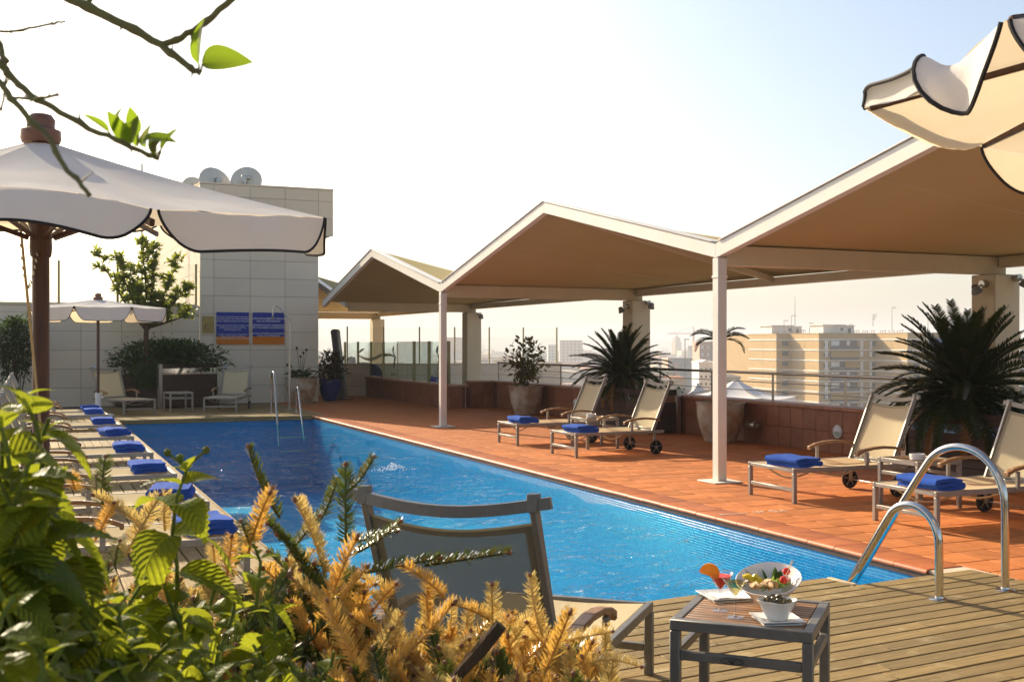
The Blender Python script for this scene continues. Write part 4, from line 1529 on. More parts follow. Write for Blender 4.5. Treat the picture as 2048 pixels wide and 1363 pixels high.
MB().box(4.25, 7.38, 31.0, 41.9, 5.861, 5.90).build('roof_deck', MT['joint'], tower)
dish((5.62, 31.9, 5.64), .44, R(-20), .30, 'rightmost satellite dish, seen from behind, on the tower roof')
dish((4.92, 32.4, 5.55), .50, R(20), .35, 'wide middle satellite dish on the tower roof')
dish((4.42, 33.3, 5.62), .36, R(10), .3, 'small leftmost satellite dish behind the parasol edge on the tower roof')
an = thing('aerial', 'thin television aerial beside the tower, seen above the big parasol', 'aerial', (3.25, 36.5, 0))
am = MB().tube([(0, 0, -1.8), (0, 0, 7.2)], .03, 8)
am.build('mast', MT['steel'], an)
ym = MB()
for z, L in ((6.6, .5), (5.9, .4)):
    ym.tube([(-L, 0, z), (L, 0, z)], .012, 6)
    for i in range(7):
        x = -L + 2 * L * i / 6
        ym.tube([(x, -.15, z), (x, .15, z + .05)], .006, 5)
ym.build('elements', MT['aludark'], an)
cb = MB()
for i in range(4):
    cb.tube([(.05 + .02 * i + .22 * sin(a * .7) * .5, -.05, 4.4 + .28 * cos(a * .7)) for a in range(10)], .012, 6, False)
cb.build('cable_coil', MT['tyre'], an)
an.location.z = 0
# ------------------------------------------------------------------ parasols
def sstep(a, b, x):
    t = min(1, max(0, (x - a) / (b - a)))
    return t * t * (3 - 2 * t)


def parasol(label, loc, rad, ze, zt, a0, pole_r, val, flare, rope=False, base=True, trim_r=.007, sag=.05, lean=(0, 0), sags={}, lens={}, drop=.055):
    t = thing('parasol', label, 'parasol', loc, 0, 'white parasols with black piping')
    vt = [V((rad * cos(a0 + k * pi / 4), rad * sin(a0 + k * pi / 4), ze)) for k in range(8)]
    for p in vt:
        p.z += p.x * lean[0] + p.y * lean[1]
    apex = V((0, 0, zt))

    def edge(k, u):
        p = vt[k].lerp(vt[(k + 1) % 8], u)
        sg = sags.get(k % 8, sag)
        return p + V((0, 0, -sg * .9 * sin(pi * u))) - V((p.x, p.y, 0)).normalized() * (abs(sg) * .5 * sin(pi * u))
    cv = MB()
    for k in range(8):
        def gore(u, v, k=k):
            q = .05 + .95 * v
            e = edge(k, u)
            p = apex.lerp(e, q)
            p.z += (.05 * (zt - ze)) * sin(pi * q) * (-1) - .03 * sin(pi * u) * sin(pi * q)
            p.z += (.018 * noise.noise((p.x * 3 + k, p.y * 3, 2.0)) + .008 * noise.noise((p.x * 9, p.y * 9, 5.0 + k))) * q * (1 - abs(2 * u - 1) ** 3)
            return p
        cv.grid(lambda u, v: gore(u, v), 16, 16)
    cv.build('canopy', MT['parasol'], t, ang=60)
    for k in range(8):
        n = (vt[k] + vt[(k + 1) % 8])
        n.z = 0
        n.normalize()
        fl = flare.get(k, lambda u: .06 + .05 * sin(pi * u))

        def vp(u, v, k=k, n=n, fl=fl):
            e = .012 + .085 * v ** 1.6
            uu = e + (1 - 2 * e) * u
            L = val * lens.get(k, lambda u: 1)(uu) * (1 - .22 * max(0, 1 - u * 9) ** 2 - .22 * max(0, 1 - (1 - u) * 9) ** 2)
            ph = fl(uu)
            d = V((0, 0, 0))
            st = 6
            for i in range(st):
                f = min(1, max(0, v * st - i)) / st
                an = ph * (1.25 - .5 * (i + .5) / st)
                d += (n * sin(an) + V((0, 0, -cos(an)))) * L * f
            p = edge(k, uu) + d
            p += n * .014 * v * noise.noise((uu * 6, k * 3.1, rad)) + n * .006
            return p
        pn = MB().grid(vp, 40 if k in flare else 18, 9).build('valance', MT['parasol'], t, ang=70)
        b = [vp(0, i / 8) for i in range(9)] + [vp(i / 40, 1) for i in range(1, 41)] + [vp(1, 1 - i / 8) for i in range(1, 9)]
        MB().tube(b, trim_r, 6).build('piping', MT['trim'], pn)
        rb = MB()
        rb.bar(vt[k] * .985 + V((0, 0, ze * .015 - drop)), apex * .97 + V((0, 0, -.08)) + V((vt[k].x, vt[k].y, 0)) * .05, .022, .032, .004)
        r_ = rb.build('rib', MT['darkwood'], t)
        mid = (vt[k] * .5 + apex * .5)
        MB().bar(mid + V((0, 0, -.06)), V((vt[k].x * .045, vt[k].y * .045, ze - .10)), .016, .024, .003).build('strut', MT['darkwood'], r_)
    MB().tube([(0, 0, .04), (0, 0, zt - .02)], pole_r, 18).build('pole', MT['darkwood'], t)
    k = pole_r / .043
    MB().lathe([(.047 * k, ze - .20), (.052 * k, ze - .19), (.056 * k, ze - .15), (.054 * k, ze - .11), (.05 * k, ze - .08), (.056 * k, ze - .05), (.062 * k, ze - .03), (.06 * k, ze + .04)], 22).build('hub', MT['darkwood'], t)
    MB().lathe([(.092, zt - .02), (.10, zt), (.098, zt + .045), (.072, zt + .055), (.068, zt + .07), (.072, zt + .10), (.055, zt + .125), (.02, zt + .135), (.001, zt + .136)], 22).build('finial', MT['finial'], t)
    if base:
        MB().lathe([(.001, 0), (.34, 0), (.34, .03), (.31, .05), (.07, .07), (.055, .12), (.001, .12)], 26).build('base', MT['plastic'], t)
    if rope:
        MB().tube([(-.095, -.02, ze - .06), (-.06, -.07, ze - .45), (.0, -.09, ze - 1.1), (.05, -.085, ze - 1.75)], .0075, 6).build('rope', mat('rope', (.5, .38, .22), .9, col2=(.4, .28, .14), vs=40), t)
        ch = MB()
        for i in range(17):
            s = i / 16
            p = V((-.105 + .09 * s, -.05, ze - .05 - .26 * sin(pi * s ** .8) - .1 * s))
            p2 = p + V((.005, 0, -.012))
            ch.tube([p + V((0, .005 * (i % 2), .006)), p2], .0035, 5)
        ch.build('chain', MT['steel'], t)
    return t


bp_ = cw(-2.44, 5.8)
parasol('large white parasol with a dark wooden pole in the left foreground, hem lifted by wind', bp_, 1.5, 2.25, 2.66, R(-50.3) - TH, .043, .18,
        {7: lambda u: .10 + .55 * sin(pi * u), 0: lambda u: .05 + .30 * sin(pi * u), 1: lambda u: .05 + .1 * sin(pi * u), 6: lambda u: .1 + .5 * sin(pi * u)}, rope=True, trim_r=.0065, sag=.015,
        lean=(ST * .08, CT * .08), sags={7: -.10, 6: -.08, 0: .0, 2: -.03, 3: -.03, 4: -.02}, lens={2: lambda u: .6, 3: lambda u: .3, 4: lambda u: .3, 5: lambda u: .3})
o = parasol('small-looking white parasol with a white base far back at the end of the lounger row', (1.43, 26.5, 0), 1.5, 2.40, 2.60, R(-90) - TH + R(2), .032, .29, {}, sag=.02)
MB().lathe([(.06, .05), (.062, .5), (.05, .52), (.001, .52)], 14).tube([(.06, 0, .42), (.12, 0, .42)], .02, 8).build('base_sleeve', MT['plastic'], o)
parasol('white parasol in the upper right corner seen from below, valance twisted up by wind', cw(2.74, 3.73), 1.5, 2.50, 2.96, R(159.2) - TH, .043, .19,
        {0: lambda u: 2.55 - 2.40 * sstep(.56, .82, u), 7: lambda u: 2.9, 1: lambda u: .1 + .2 * sin(pi * u), 6: lambda u: .1 - .3 * sin(pi * u)}, trim_r=.0075, sag=.06, sags={0: .05, 7: .085},
        drop=.0, lens={0: lambda u: .42 + .62 * sstep(.55, .85, u), 7: lambda u: .3})


# ------------------------------------------------------------------ pots, planters
def pot(label, cat, loc, r, h, m, saucer=False, rim=.03):
    t = thing('plant_pot', label, cat, loc)
    MB().lathe([(.001, .01), (r * .62, .01), (r * .66, .03), (r * .86, h * .35), (r * .97, h * .62), (r, h * .85), (r * .995, h - rim), (r * 1.04, h - rim), (r * 1.05, h), (r * .94, h), (r * .92, h - .08), (.001, h - .08)], 36, None,
               lambda a, z: 1 + .006 * sin(3 * a + z * 4)).build('pot', m, t)
    MB().lathe([(.001, h - .078), (r * .9, h - .07), (.001, h - .05)], 20).build('soil', MT['soil'], t)
    if saucer:
        MB().lathe([(.001, 0), (r * .8, 0), (r * .88, .05), (r * .84, .05), (r * .78, .012), (.001, .012)], 30).build('saucer', m, t)
    return t


PG = 'large plant pots on the terrace'
P1 = V((10.38, 15.44, 0))
P2 = V((10.40, 23.25, 0))
P3 = V((6.78, 30.05, 0))
P4 = V((7.86, 31.2, 0))
pot('weathered terracotta pot behind the near white post, holding a thin palm', 'plant pot', P1, .385, .66, MT['terra_pot'])['group'] = PG
pot('pale rimmed terracotta pot by the parapet holding a round leafy bush', 'plant pot', P2, .385, .66, MT['terra_pot'])['group'] = PG
pot('terracotta pot on a saucer at the tower foot beside the shower', 'plant pot', P3, .42, .70, MT['terra_pot'], True)['group'] = PG
pot('dark blue glazed pot at the right corner of the tower', 'plant pot', P4, .30, .62, MT['blue_pot'])['group'] = PG


def planter(label, org, ax, lx, ly, h, band0, band1, post=.09, n=5):
    """boarded box with steel corner posts and a polished steel band"""
    t = thing('planter_box', label, 'planter', org, ax, 'boarded planters with polished steel bands')
    for (x, y) in ((0, 0), (lx, 0), (lx, ly), (0, ly)):
        MB().box(x - post / 2, x + post / 2, y - post / 2, y + post / 2, 0, h - .001, .004).build('corner_post', MT['steel'], t)
    for (x0, y0, x1, y1) in ((0, 0, lx, 0), (0, ly, 0, 0), (lx, 0, lx, ly)):
        a, b = V((x0, y0, 0)), V((x1, y1, 0))
        u = (b - a).normalized()
        a, b = a + u * (post / 2 + .003), b - u * (post / 2 + .003)
        L = (b - a).length
        nrm = V((u.y, -u.x, 0))
        zs = [h - (h - band1) * 1.0]
        bh = (band0 - .05) / n
        for i in range(n):
            MB().bar(a + V((0, 0, .05 + bh * (i + .5))), b + V((0, 0, .05 + bh * (i + .5))), .03, bh - .006, .003).build('board', MT['plant_wood'], t)
        MB().bar(a + V((0, 0, (h + band1) / 2)), b + V((0, 0, (h + band1) / 2)), .03, h - band1 - .004, .003).build('board', MT['plant_wood'], t)
        MB().bar(a + nrm * .002 + V((0, 0, (band0 + band1) / 2)), b + nrm * .002 + V((0, 0, (band0 + band1) / 2)), .026, band1 - band0 - .002, 0).build('steel_band', MT['mirror'], t)
    MB().box(.02, lx - .02, .02, ly - .02, .02, h - .10).build('soil', MT['soil'], t)
    return t


AX = R(28)
planter('wooden planter by the back wall holding a small tree and dark shrubs', (2.98, 28.74, 0), AX, 1.72, 1.95, 1.11, .84, 1.0)
planter('brown planter with a reflective band behind the far right loungers, below the first cycad', (10.12, 19.6, 0), -pi / 2, 2.3, .60, .79, .56, .68)
planter('brown planter with a reflective band behind the near right loungers, below the second cycad', (10.12, 10.95, 0), -pi / 2, 2.3, .60, .79, .54, .655)


# ------------------------------------------------------------------ plants
def outdir(el0=-.3, el1=1.3):
    a, e = random.random() * 2 * pi, random.uniform(el0, el1)
    return V((cos(a) * cos(e), sin(a) * cos(e), sin(e)))


def dirM(p, d, roll=None):
    d = V(d).normalized()
    q = d.to_track_quat('X', 'Z').to_matrix().to_4x4()
    M = q @ Matrix.Rotation(random.uniform(-.9, .9) if roll is None else roll, 4, 'X')
    M.translation = p
    return M


def bush(name, label, cat, base, cen, rad, nl, L, w, lm, stems=10, group=None, stemr=.008, n=3, droop=.35, clump=0, sm=None):
    t = thing(name, label, cat, base, 0, group)
    cen, rad = V(cen), V(rad)
    sm_ = MB()
    lv = MB()
    ends = []
    for i in range(stems):
        d = outdir(-.1, 1.4)
        e = cen + V((d.x * rad.x, d.y * rad.y, d.z * rad.z)) * random.uniform(.55, 1)
        st = V((random.uniform(-.1, .1) * rad.x, random.uniform(-.1, .1) * rad.y, -.02))
        mid = st.lerp(e, .5) + V((0, 0, .12 * rad.z))
        sm_.tube([st, st.lerp(mid, .6), mid, e], [stemr, stemr * .8, stemr * .6, stemr * .3], 5)
        ends += [mid, e, mid.lerp(e, .5)]
    for i in range(nl):
        if clump and random.random() < clump:
            p = random.choice(ends) + V((random.gauss(0, .16) * rad.x, random.gauss(0, .16) * rad.y, random.gauss(0, .16) * rad.z))
        else:
            d = outdir(-1.2, 1.5)
            r = random.random() ** .45
            p = cen + V((d.x * rad.x, d.y * rad.y, d.z * rad.z)) * r * (1 + .22 * noise.noise((d.x * 2.2, d.y * 2.2, d.z * 2.2 + nl)))
        d = (p - cen)
        d = V((d.x / rad.x, d.y / rad.y, d.z / rad.z)) + outdir(-1, 1) * .8 + V((0, 0, .25))
        s = random.uniform(.65, 1.15)
        flatleaf(lv, dirM(p, d), L * s, w * s, .25, n, droop)
    sm_.build('stems', sm or MT['bark'], t)
    lv.build('foliage', lm, t, ang=80)
    return t


bush('leafy_bush', 'round bush of mottled green and bronze leaves in the pale rimmed pot', 'bush', P2 + V((0, 0, .60)), (0, 0, .58), (.48, .48, .52), 460, .14, .075, MT['croton'], 16, clump=.5)
bush('croton', 'dark bronze leafed plant in the dark blue pot', 'plant', P4 + V((0, 0, .56)), (0, 0, .36), (.42, .42, .44), 460, .19, .06, MT['dark_leaf'], 12, clump=.3)
# broad paddle leaves and dry seed heads beside the shower
t = thing('canna_plant', 'sparse plant with paddle leaves and dark seed heads in the pot by the shower', 'plant', P3 + V((0, 0, .64)))
lv, st = MB(), MB()
for i in range(26):
    d = outdir(.1, 1.2)
    flatleaf(lv, dirM(V((d.x * .15, d.y * .12, .03 + random.random() * .18)), d), random.uniform(.2, .36), .15, .2, 5, .4)
for q in ((.36, -.1, .12), (.5, -.08, .1)):
    flatleaf(lv, dirM(V(q), (.6, 0, .8)), .3, .2, .2, 5, .3)
    st.tube([(0, 0, 0), (.2, -.05, .05), q], .012, 5)
for dx, h in ((-.12, .85), (-.02, .62), (.06, .72), (.14, .80), (-.38, .4), (-.28, .36)):
    st.tube([(dx * .2, 0, 0), (dx * .6, 0, h * .6), (dx, 0, h)], [.010, .007, .005], 5)
    st.lathe([(.003, -.04), (.03, -.01), (.034, .02), (.003, .05)], 7, Matrix.Translation((dx, 0, h)))
st.build('stems', MT['bark'], t)
lv.build('foliage', MT['shrub_leaf'], t, ang=80)
# ficus at the far left
t = bush('ficus_tree', 'small round headed ficus on a braided trunk against the low wall at far left', 'tree', (-.28, 29.6, 0), (0, 0, 1.62), (.62, .55, .62), 3000, .10, .05, MT['shrub_leaf'], 10, stemr=.015, clump=.2)
br = MB()
for q in range(3):
    br.tube([(.035 * cos(a * .9 + q * 2.1), .035 * sin(a * .9 + q * 2.1), .1 + a * .07) for a in range(17)], .03, 7)
br.build('trunk', MT['bark'], t)
pot('squat dark pot under the ficus at far left', 'plant pot', (-.28, 29.6, 0), .26, .36, MT['terra_pot'])['group'] = PG
# planter at the back: tree and shrubs
pc_ = V((2.98, 28.74, 1.03)) + V((cos(AX) * .86 - sin(AX) * .9, sin(AX) * .86 + cos(AX) * .9, 0))
sb = bush('planter_shrub', 'dark green shrub spilling over the boarded planter under the small tree', 'shrub', pc_, (0, -.25, .16), (1.45, .75, .50), 5200, .13, .06, MT['shrub_leaf'], 24, clump=.35)
lv = MB()
for i in range(700):
    a = random.random()
    p = V((-1.0 + .9 * random.gauss(0, .35) + .2, -1.02 - .25 * random.random(), .05 - .42 * a))
    p = V((-.55 + random.gauss(0, .28) * (1 - .5 * a), -.98 - .12 * random.random() + .25 * abs(random.gauss(0, .3)), .12 - .58 * a))
    flatleaf(lv, dirM(p, V((random.gauss(0, .6), -.7, -.5 - random.random()))), .12, .042, .25, 3, .3)
lv.build('trailing_foliage', MT['shrub_leaf'], sb, ang=80)

TP = V((2.72, 29.35, 1.0))
tr = thing('small_tree', 'small upright tree with light green leaves growing from the back planter', 'tree', TP)
tk = MB()
tk.tube([(0, 0, -.1), (.01, 0, .4), (-.01, 0, .8), (.0, 0, 1.0)], [.075, .068, .062, .06], 10)
tk.build('trunk', MT['bark'], tr)
lb, lv = MB(), MB()
LIMBS = [((0, 0, .95), (-.35, .1, 1.35), (-.75, .1, 2.0), (-1.15, .1, 2.85)), ((0, 0, .95), (-.28, -.1, 1.5), (-.5, -.1, 2.1), (-.72, -.15, 2.7)),
         ((0, 0, .98), (.02, .1, 1.6), (.0, .1, 2.4), (-.12, .1, 3.15)), ((0, 0, .98), (.1, 0, 1.6), (.18, 0, 2.3), (.18, 0, 3.05)), ((0, 0, .98), (.25, .0, 1.4), (.5, .05, 2.0), (.78, .05, 2.75)),
         ((0, 0, .95), (.4, 0, 1.3), (.75, 0, 1.75), (1.0, 0, 2.05)), ((0, 0, .95), (-.2, 0, 1.3), (-.28, .05, 1.9), (-.38, .1, 2.5)), ((0, 0, 1.0), (.5, -.1, 1.15), (.85, -.1, 1.25), (1.05, -.1, 1.4))]
for L4 in LIMBS:
    a, b, c, d = [V(p) for p in L4]
    pts = [a * (1 - s) ** 3 + b * 3 * s * (1 - s) ** 2 + c * 3 * s * s * (1 - s) + d * s ** 3 for s in [i / 9 for i in range(10)]]
    lb.tube(pts, [.042 * (1 - .85 * i / 9) for i in range(10)], 6)
    nt2 = 17 if d.z > 2 else 9
    for i in range(nt2):
        s = .18 + .82 * i / (nt2 - 1)
        p = pts[0].lerp(pts[0], 0) if False else pts[min(9, int(s * 9))].lerp(pts[min(9, int(s * 9) + 1)], s * 9 % 1)
        dd = outdir(.1, 1.2)
        ln = random.uniform(.22, .46) * (1.1 - .5 * s)
        e = p + dd * ln
        lb.tube([p, p.lerp(e, .5) + V((0, 0, .02)), e], [.007, .005, .003], 4)
        for k in range(26 if i < nt2 - 1 else 36):
            f = random.random()
            q = p.lerp(e, f) if i < nt2 - 1 else d + outdir() * .12 - V((0, 0, .1 * random.random()))
            flatleaf(lv, dirM(q, dd * .6 + outdir(-.4, 1.2)), random.uniform(.13, .20), .075, .3, 3, .3)
lb.build('limbs', MT['bark'], tr)
lv.build('crown', MT['tree_leaf'], tr, ang=80)


# cycads
def frond_mesh(L, arch, mt, seed, w=.135, n=58):
    rs = random.Random(seed)
    g = MB()
    pts = []
    p, an = V((0, 0, 0)), 0
    for i in range(n + 1):
        pts.append((p.copy(), an))
        p = p + V((cos(an), 0, -sin(an))) * (L / n)
        an += arch / n * (.4 + 1.2 * i / n)
    g.tube([q[0] for q in pts[::6]] + [pts[-1][0]], [.011 * (1 - .8 * i / (len(pts[::6]))) for i in range(len(pts[::6]) + 1)], 5)
    for i in range(6, n + 1):
        q, an = pts[i]
        f = i / n
        ll = w * min(1, (f - .05) * 5) * (1 - .75 * max(0, f - .55) / .45 * .8)
        T_ = V((cos(an), 0, -sin(an)))
        U = V((sin(an), 0, cos(an)))
        for s in (-1, 1):
            d = (T_ * (.65 + rs.uniform(-.1, .1)) + V((0, s, 0)) * .85 + U * (.25 + rs.uniform(-.12, .12))).normalized()
            e = q + d * ll * rs.uniform(.9, 1.08) - V((0, 0, .02 * ll))
            m = q.lerp(e, .55) + U * .006
            wv = T_ * .0075
            g.add([q - wv, q + wv, m + wv, e, m - wv], [(0, 1, 2, 4), (4, 2, 3)])
    return g.mesh('frond', mt, True, 80)


FR = [frond_mesh(.98, a, MT['cycad'], i, .15, 64) for i, a in enumerate((.5, .8, 1.1, 1.4))]
FD = [frond_mesh(.9, a, MT['cycad_dry'], 9 + i, .12) for i, a in enumerate((1.3, 1.6))]


def cycad(label, loc, n, sc, dry):
    t = thing('cycad', label, 'cycad palm', loc, 0, 'cycads in the boarded planters')
    MB().lathe([(.13, -.1), (.15, .05), (.16, .2), (.12, .30), (.03, .36)], 14, None, lambda a, z: 1 + .12 * sin(7 * a + 25 * z)).build('trunk', MT['bark'], t)
    for i in range(n):
        f = (i + .5) / n
        el = R(84) - R(108) * f ** 1.05 + random.gauss(0, .06)
        az = i * 2.39996 + random.gauss(0, .12)
        d = V((cos(az) * cos(el), sin(az) * cos(el), sin(el)))
        M = d.to_track_quat('X', 'Z').to_matrix().to_4x4()
        M.translation = V((d.x * .08, d.y * .08, .27 + .05 * sin(el)))
        isd = i > n - 1 - dry
        me = random.choice(FD) if isd else FR[min(3, int(f * 4))]
        put('frond', me, t, M=M @ Matrix.Scale(sc * random.uniform(.85, 1.05), 4) @ Matrix.Rotation(random.gauss(0, .2), 4, 'X'))
    return t


cycad('dark cycad with some yellowed fronds in front of the middle square column', (10.38, 18.75, .74), 95, .98, 11)
cycad('large dark cycad in front of the near square column at the right edge', (10.42, 10.28, .74), 115, 1.14, 6)


def grass_tuft(label, loc, n, L, r, sx=1.0):
    t = thing('grass_plant', label, 'grass plant', loc)
    g = MB()
    for i in range(n):
        a, el = random.random() * 6.28, random.uniform(.5, 1.45)
        b = V((random.gauss(0, r) * sx, random.gauss(0, r), 0))
        pts = []
        ll = L * random.uniform(.6, 1.1)
        p = b
        for k in range(6):
            pts.append(p.copy())
            p = p + V((cos(a) * cos(el), sin(a) * cos(el), sin(el))) * ll / 5
            el -= .42
        w = V((-sin(a), cos(a), 0)) * .005
        vs = []
        for k, q in enumerate(pts):
            s = 1 - k / 5.2
            vs += [q - w * s, q + w * s]
        g.add(vs, [(2 * k, 2 * k + 1, 2 * k + 3, 2 * k + 2) for k in range(5)])
    g.build('blades', MT['shrub_leaf'], t, ang=80)
    return t


grass_tuft('dark grassy tuft beside the first cycad in front of the middle column', (10.35, 17.75, .72), 420, .52, .09)
grass_tuft('low grassy leaves spilling from the planter under the large cycad', (10.22, 10.1, .72), 800, .50, .14, 1)
# thin palm in the tall pot
t = thing('potted_palm', 'thin young palm with arching fronds behind the near white post', 'palm', P1 + V((0, 0, .6)))
MB().tube([(0, 0, 0), (.02, .0, .5), (.0, .03, 1.02)], [.03, .024, .02], 8).build('stem', MT['bark'], t)
pf = [frond_mesh(.50, a, MT['cycad'], 30 + i, .15, 24) for i, a in enumerate((1.2, 1.9))]
for i, (az, el) in enumerate(((-.45, .5), (-.75, .25), (2.8, .6), (2.5, .9), (-.2, .85), (2.2, .3), (-1.2, .6), (1.2, .8), (3.3, .3))):
    d = V((cos(az) * cos(el), sin(az) * cos(el), sin(el)))
    M = d.to_track_quat('X', 'Z').to_matrix().to_4x4()
    M.translation = V((0, .03, 1.06))
    put('frond', pf[i % 2], t, M=M)
grass_tuft('few small weeds at the rim of the pot with the thin palm', P1 + V((.05, -.1, .56)), 40, .22, .10)

# leaning dark panel at the tower corner
t = thing('display_stand', 'dark leaning display stand with a rounded top behind the blue pot', 'display stand', (8.35, 31.6, 0), R(-35))
M = Matrix.Rotation(R(-7), 4, 'Y')
sd = MB()
sd.box(-.10, .10, -.13, .13, .05, 1.95, .02, M).lathe([(.001, -.13), (.10, -.13), (.10, .13), (.001, .13)], 20, M @ Matrix.Translation((0, 0, 1.95)) @ Matrix.Rotation(pi / 2, 4, 'X'))
sd.build('panel', MT['aludark'], t)
MB().box(-.3, .25, -.16, .16, 0, .05, .01).build('foot', MT['chrome'], t)

# ------------------------------------------------------------------ foreground planting
PLX = planter('low boarded planter under the leafy plants in the near left foreground', (-1.15, .75, 0), 0, 2.35, 1.95, .60, .42, .5)
rs = random.Random(5)


def lantana_mesh(L, W, droop, seed, serr=.028, fold=.28, n=26):
    q = random.Random(seed)
    g = MB()
    vs, fs = [], []
    p, an = V((0, 0, 0)), .25
    for i in range(n + 1):
        t = i / n
        ww = W * (sin(pi * min(1, .05 + .95 * t ** .72)) ** .9) * (1 - .12 * t)
        if i == n:
            ww = .001
        for k in (-1, -.5, 0, .5, 1):
            e = abs(k) == 1
            off = serr * W * (1 if (i % 2) else -1) if e and 0 < i < n else 0
            z = fold * abs(k) * ww / 2 + .022 * W * sin(50 * t - 5 * abs(k)) * (abs(k) == .5) + .006 * W * q.uniform(-1, 1)
            vs.append(p + V((off * .6 - .10 * ww * abs(k) ** 2, k * (ww / 2 + off), 0)) + V((sin(an), 0, cos(an))) * z)
        p = p + V((cos(an), 0, sin(an))) * (L / n)
        an -= droop / n
    for i in range(n):
        for k in range(4):
            a = i * 5 + k
            fs.append((a, a + 5, a + 6, a + 1))
    g.add(vs, fs)
    return g.mesh('leaf', MT['lantana'], True, 80)


LM = [lantana_mesh(.097, .061, d, i) for i, d in enumerate((.9, 1.4, 1.8, 2.3))]


def lantana(label, stems_):
    t = thing('lantana_plant', label, 'plant')
    for (px, py, d, hgt, sc) in stems_:
        tip = at(px, py, d)
        base = tip + V((rs.gauss(0, .05), rs.gauss(0, .05), -hgt))
        pts = [base.lerp(tip, i / 9) + V((.012 * sin(i * 1.3 + px), .012 * cos(i * 1.1 + py), 0)) for i in range(10)]
        MB().tube(pts, [.0055 * (1 - .06 * i) for i in range(10)], 6).build('stem', MT['stem'], t)
        az, s, k = rs.random() * 6.28, 0.012, 0
        while s < hgt - .05:
            f = 1 - s / hgt
            i = f * 9
            p = pts[min(8, int(i))].lerp(pts[min(9, int(i) + 1)], i % 1)
            size = min(1.15, .32 + k * .26) * sc * rs.uniform(.88, 1.12)
            for q in (0, 1):
                a = az + q * pi + rs.gauss(0, .2)
                M = Matrix.Translation(p + V((cos(a), sin(a), 0)) * .004) @ Matrix.Rotation(a, 4, 'Z') @ Matrix.Rotation(-.45 + min(.85, .26 * k) + rs.gauss(0, .2), 4, 'Y') @ Matrix.Rotation(rs.gauss(0, .25), 4, 'X')
                put('leaf', LM[min(3, (k + rs.randint(0, 2)) % 4 if k > 1 else 0)], t, M=M @ Matrix.Scale(size, 4))
            az += pi / 2 + rs.gauss(0, .2)
            s += (.018 + .012 * min(k, 3)) * (.7 + .3 * sc)
            k += 1
    return t


l1 = lantana('tall leafy plant with toothed leaves standing up in the middle of the foreground planting',
             [(372, 925, 1.72, .46, 1.15), (500, 1085, 1.8, .3, .85), (290, 1150, 1.62, .3, .85), (455, 1215, 1.6, .26, .9), (345, 1165, 1.66, .26, .95), (425, 1140, 1.75, .26, .85), (240, 1190, 1.5, .24, 1.0), (545, 1190, 1.75, .24, .8)])
hp = MB()
for (a, b) in (((372, 935), (335, 905)), ((372, 935), (412, 900)), ((372, 935), (360, 915))):
    p, q = at(*a, 1.72), at(*b, 1.72)
    hp.tube([p, p.lerp(q, .6), q], .0022, 5)
    hp.lathe([(.001, -.006), (.005, -.004), (.006, .003), (.001, .007)], 8, Matrix.Translation(q))
hp.build('flower_bud', MT['stem'], l1)
lantana('mass of large toothed leaves filling the left edge of the foreground',
        [(42, 775, 1.38, .42, 1.2), (78, 835, 1.42, .36, .95), (5, 800, 1.28, .44, 1.2), (40, 905, 1.22, .36, 1.1), (85, 960, 1.5, .3, .8), (10, 1010, 1.2, .3, 1.1), (75, 1075, 1.35, .28, .95), (120, 1075, 1.6, .24, .7), (25, 860, 1.33, .4, 1.1), (50, 985, 1.3, .3, 1.05), (-15, 940, 1.2, .35, 1.15), (60, 1020, 1.55, .3, .8), (0, 1090, 1.15, .26, 1.1), (20, 930, 1.45, .4, 1.0)])
lantana('low dark toothed leaves along the bottom left corner of the foreground',
        [(60, 1160, 1.18, .22, 1.1), (150, 1190, 1.3, .22, 1.0), (230, 1215, 1.4, .22, 1.0), (330, 1250, 1.42, .2, 1.0), (35, 1270, 1.12, .18, 1.0), (130, 1300, 1.2, .18, 1.0), (250, 1320, 1.25, .18, 1.0), (400, 1330, 1.4, .2, 1.0), (520, 1290, 1.62, .2, .85), (590, 1310, 1.65, .2, .8), (650, 1300, 1.75, .2, .75), (480, 1345, 1.5, .18, .9), (60, 1290, .95, .2, 1.1), (200, 1340, 1.0, .18, 1.1), (330, 1385, 1.05, .16, 1.1), (20, 1195, 1.0, .22, 1.1), (110, 1235, 1.05, .22, 1.1), (560, 1340, 1.5, .18, .9), (640, 1350, 1.6, .18, .8)])


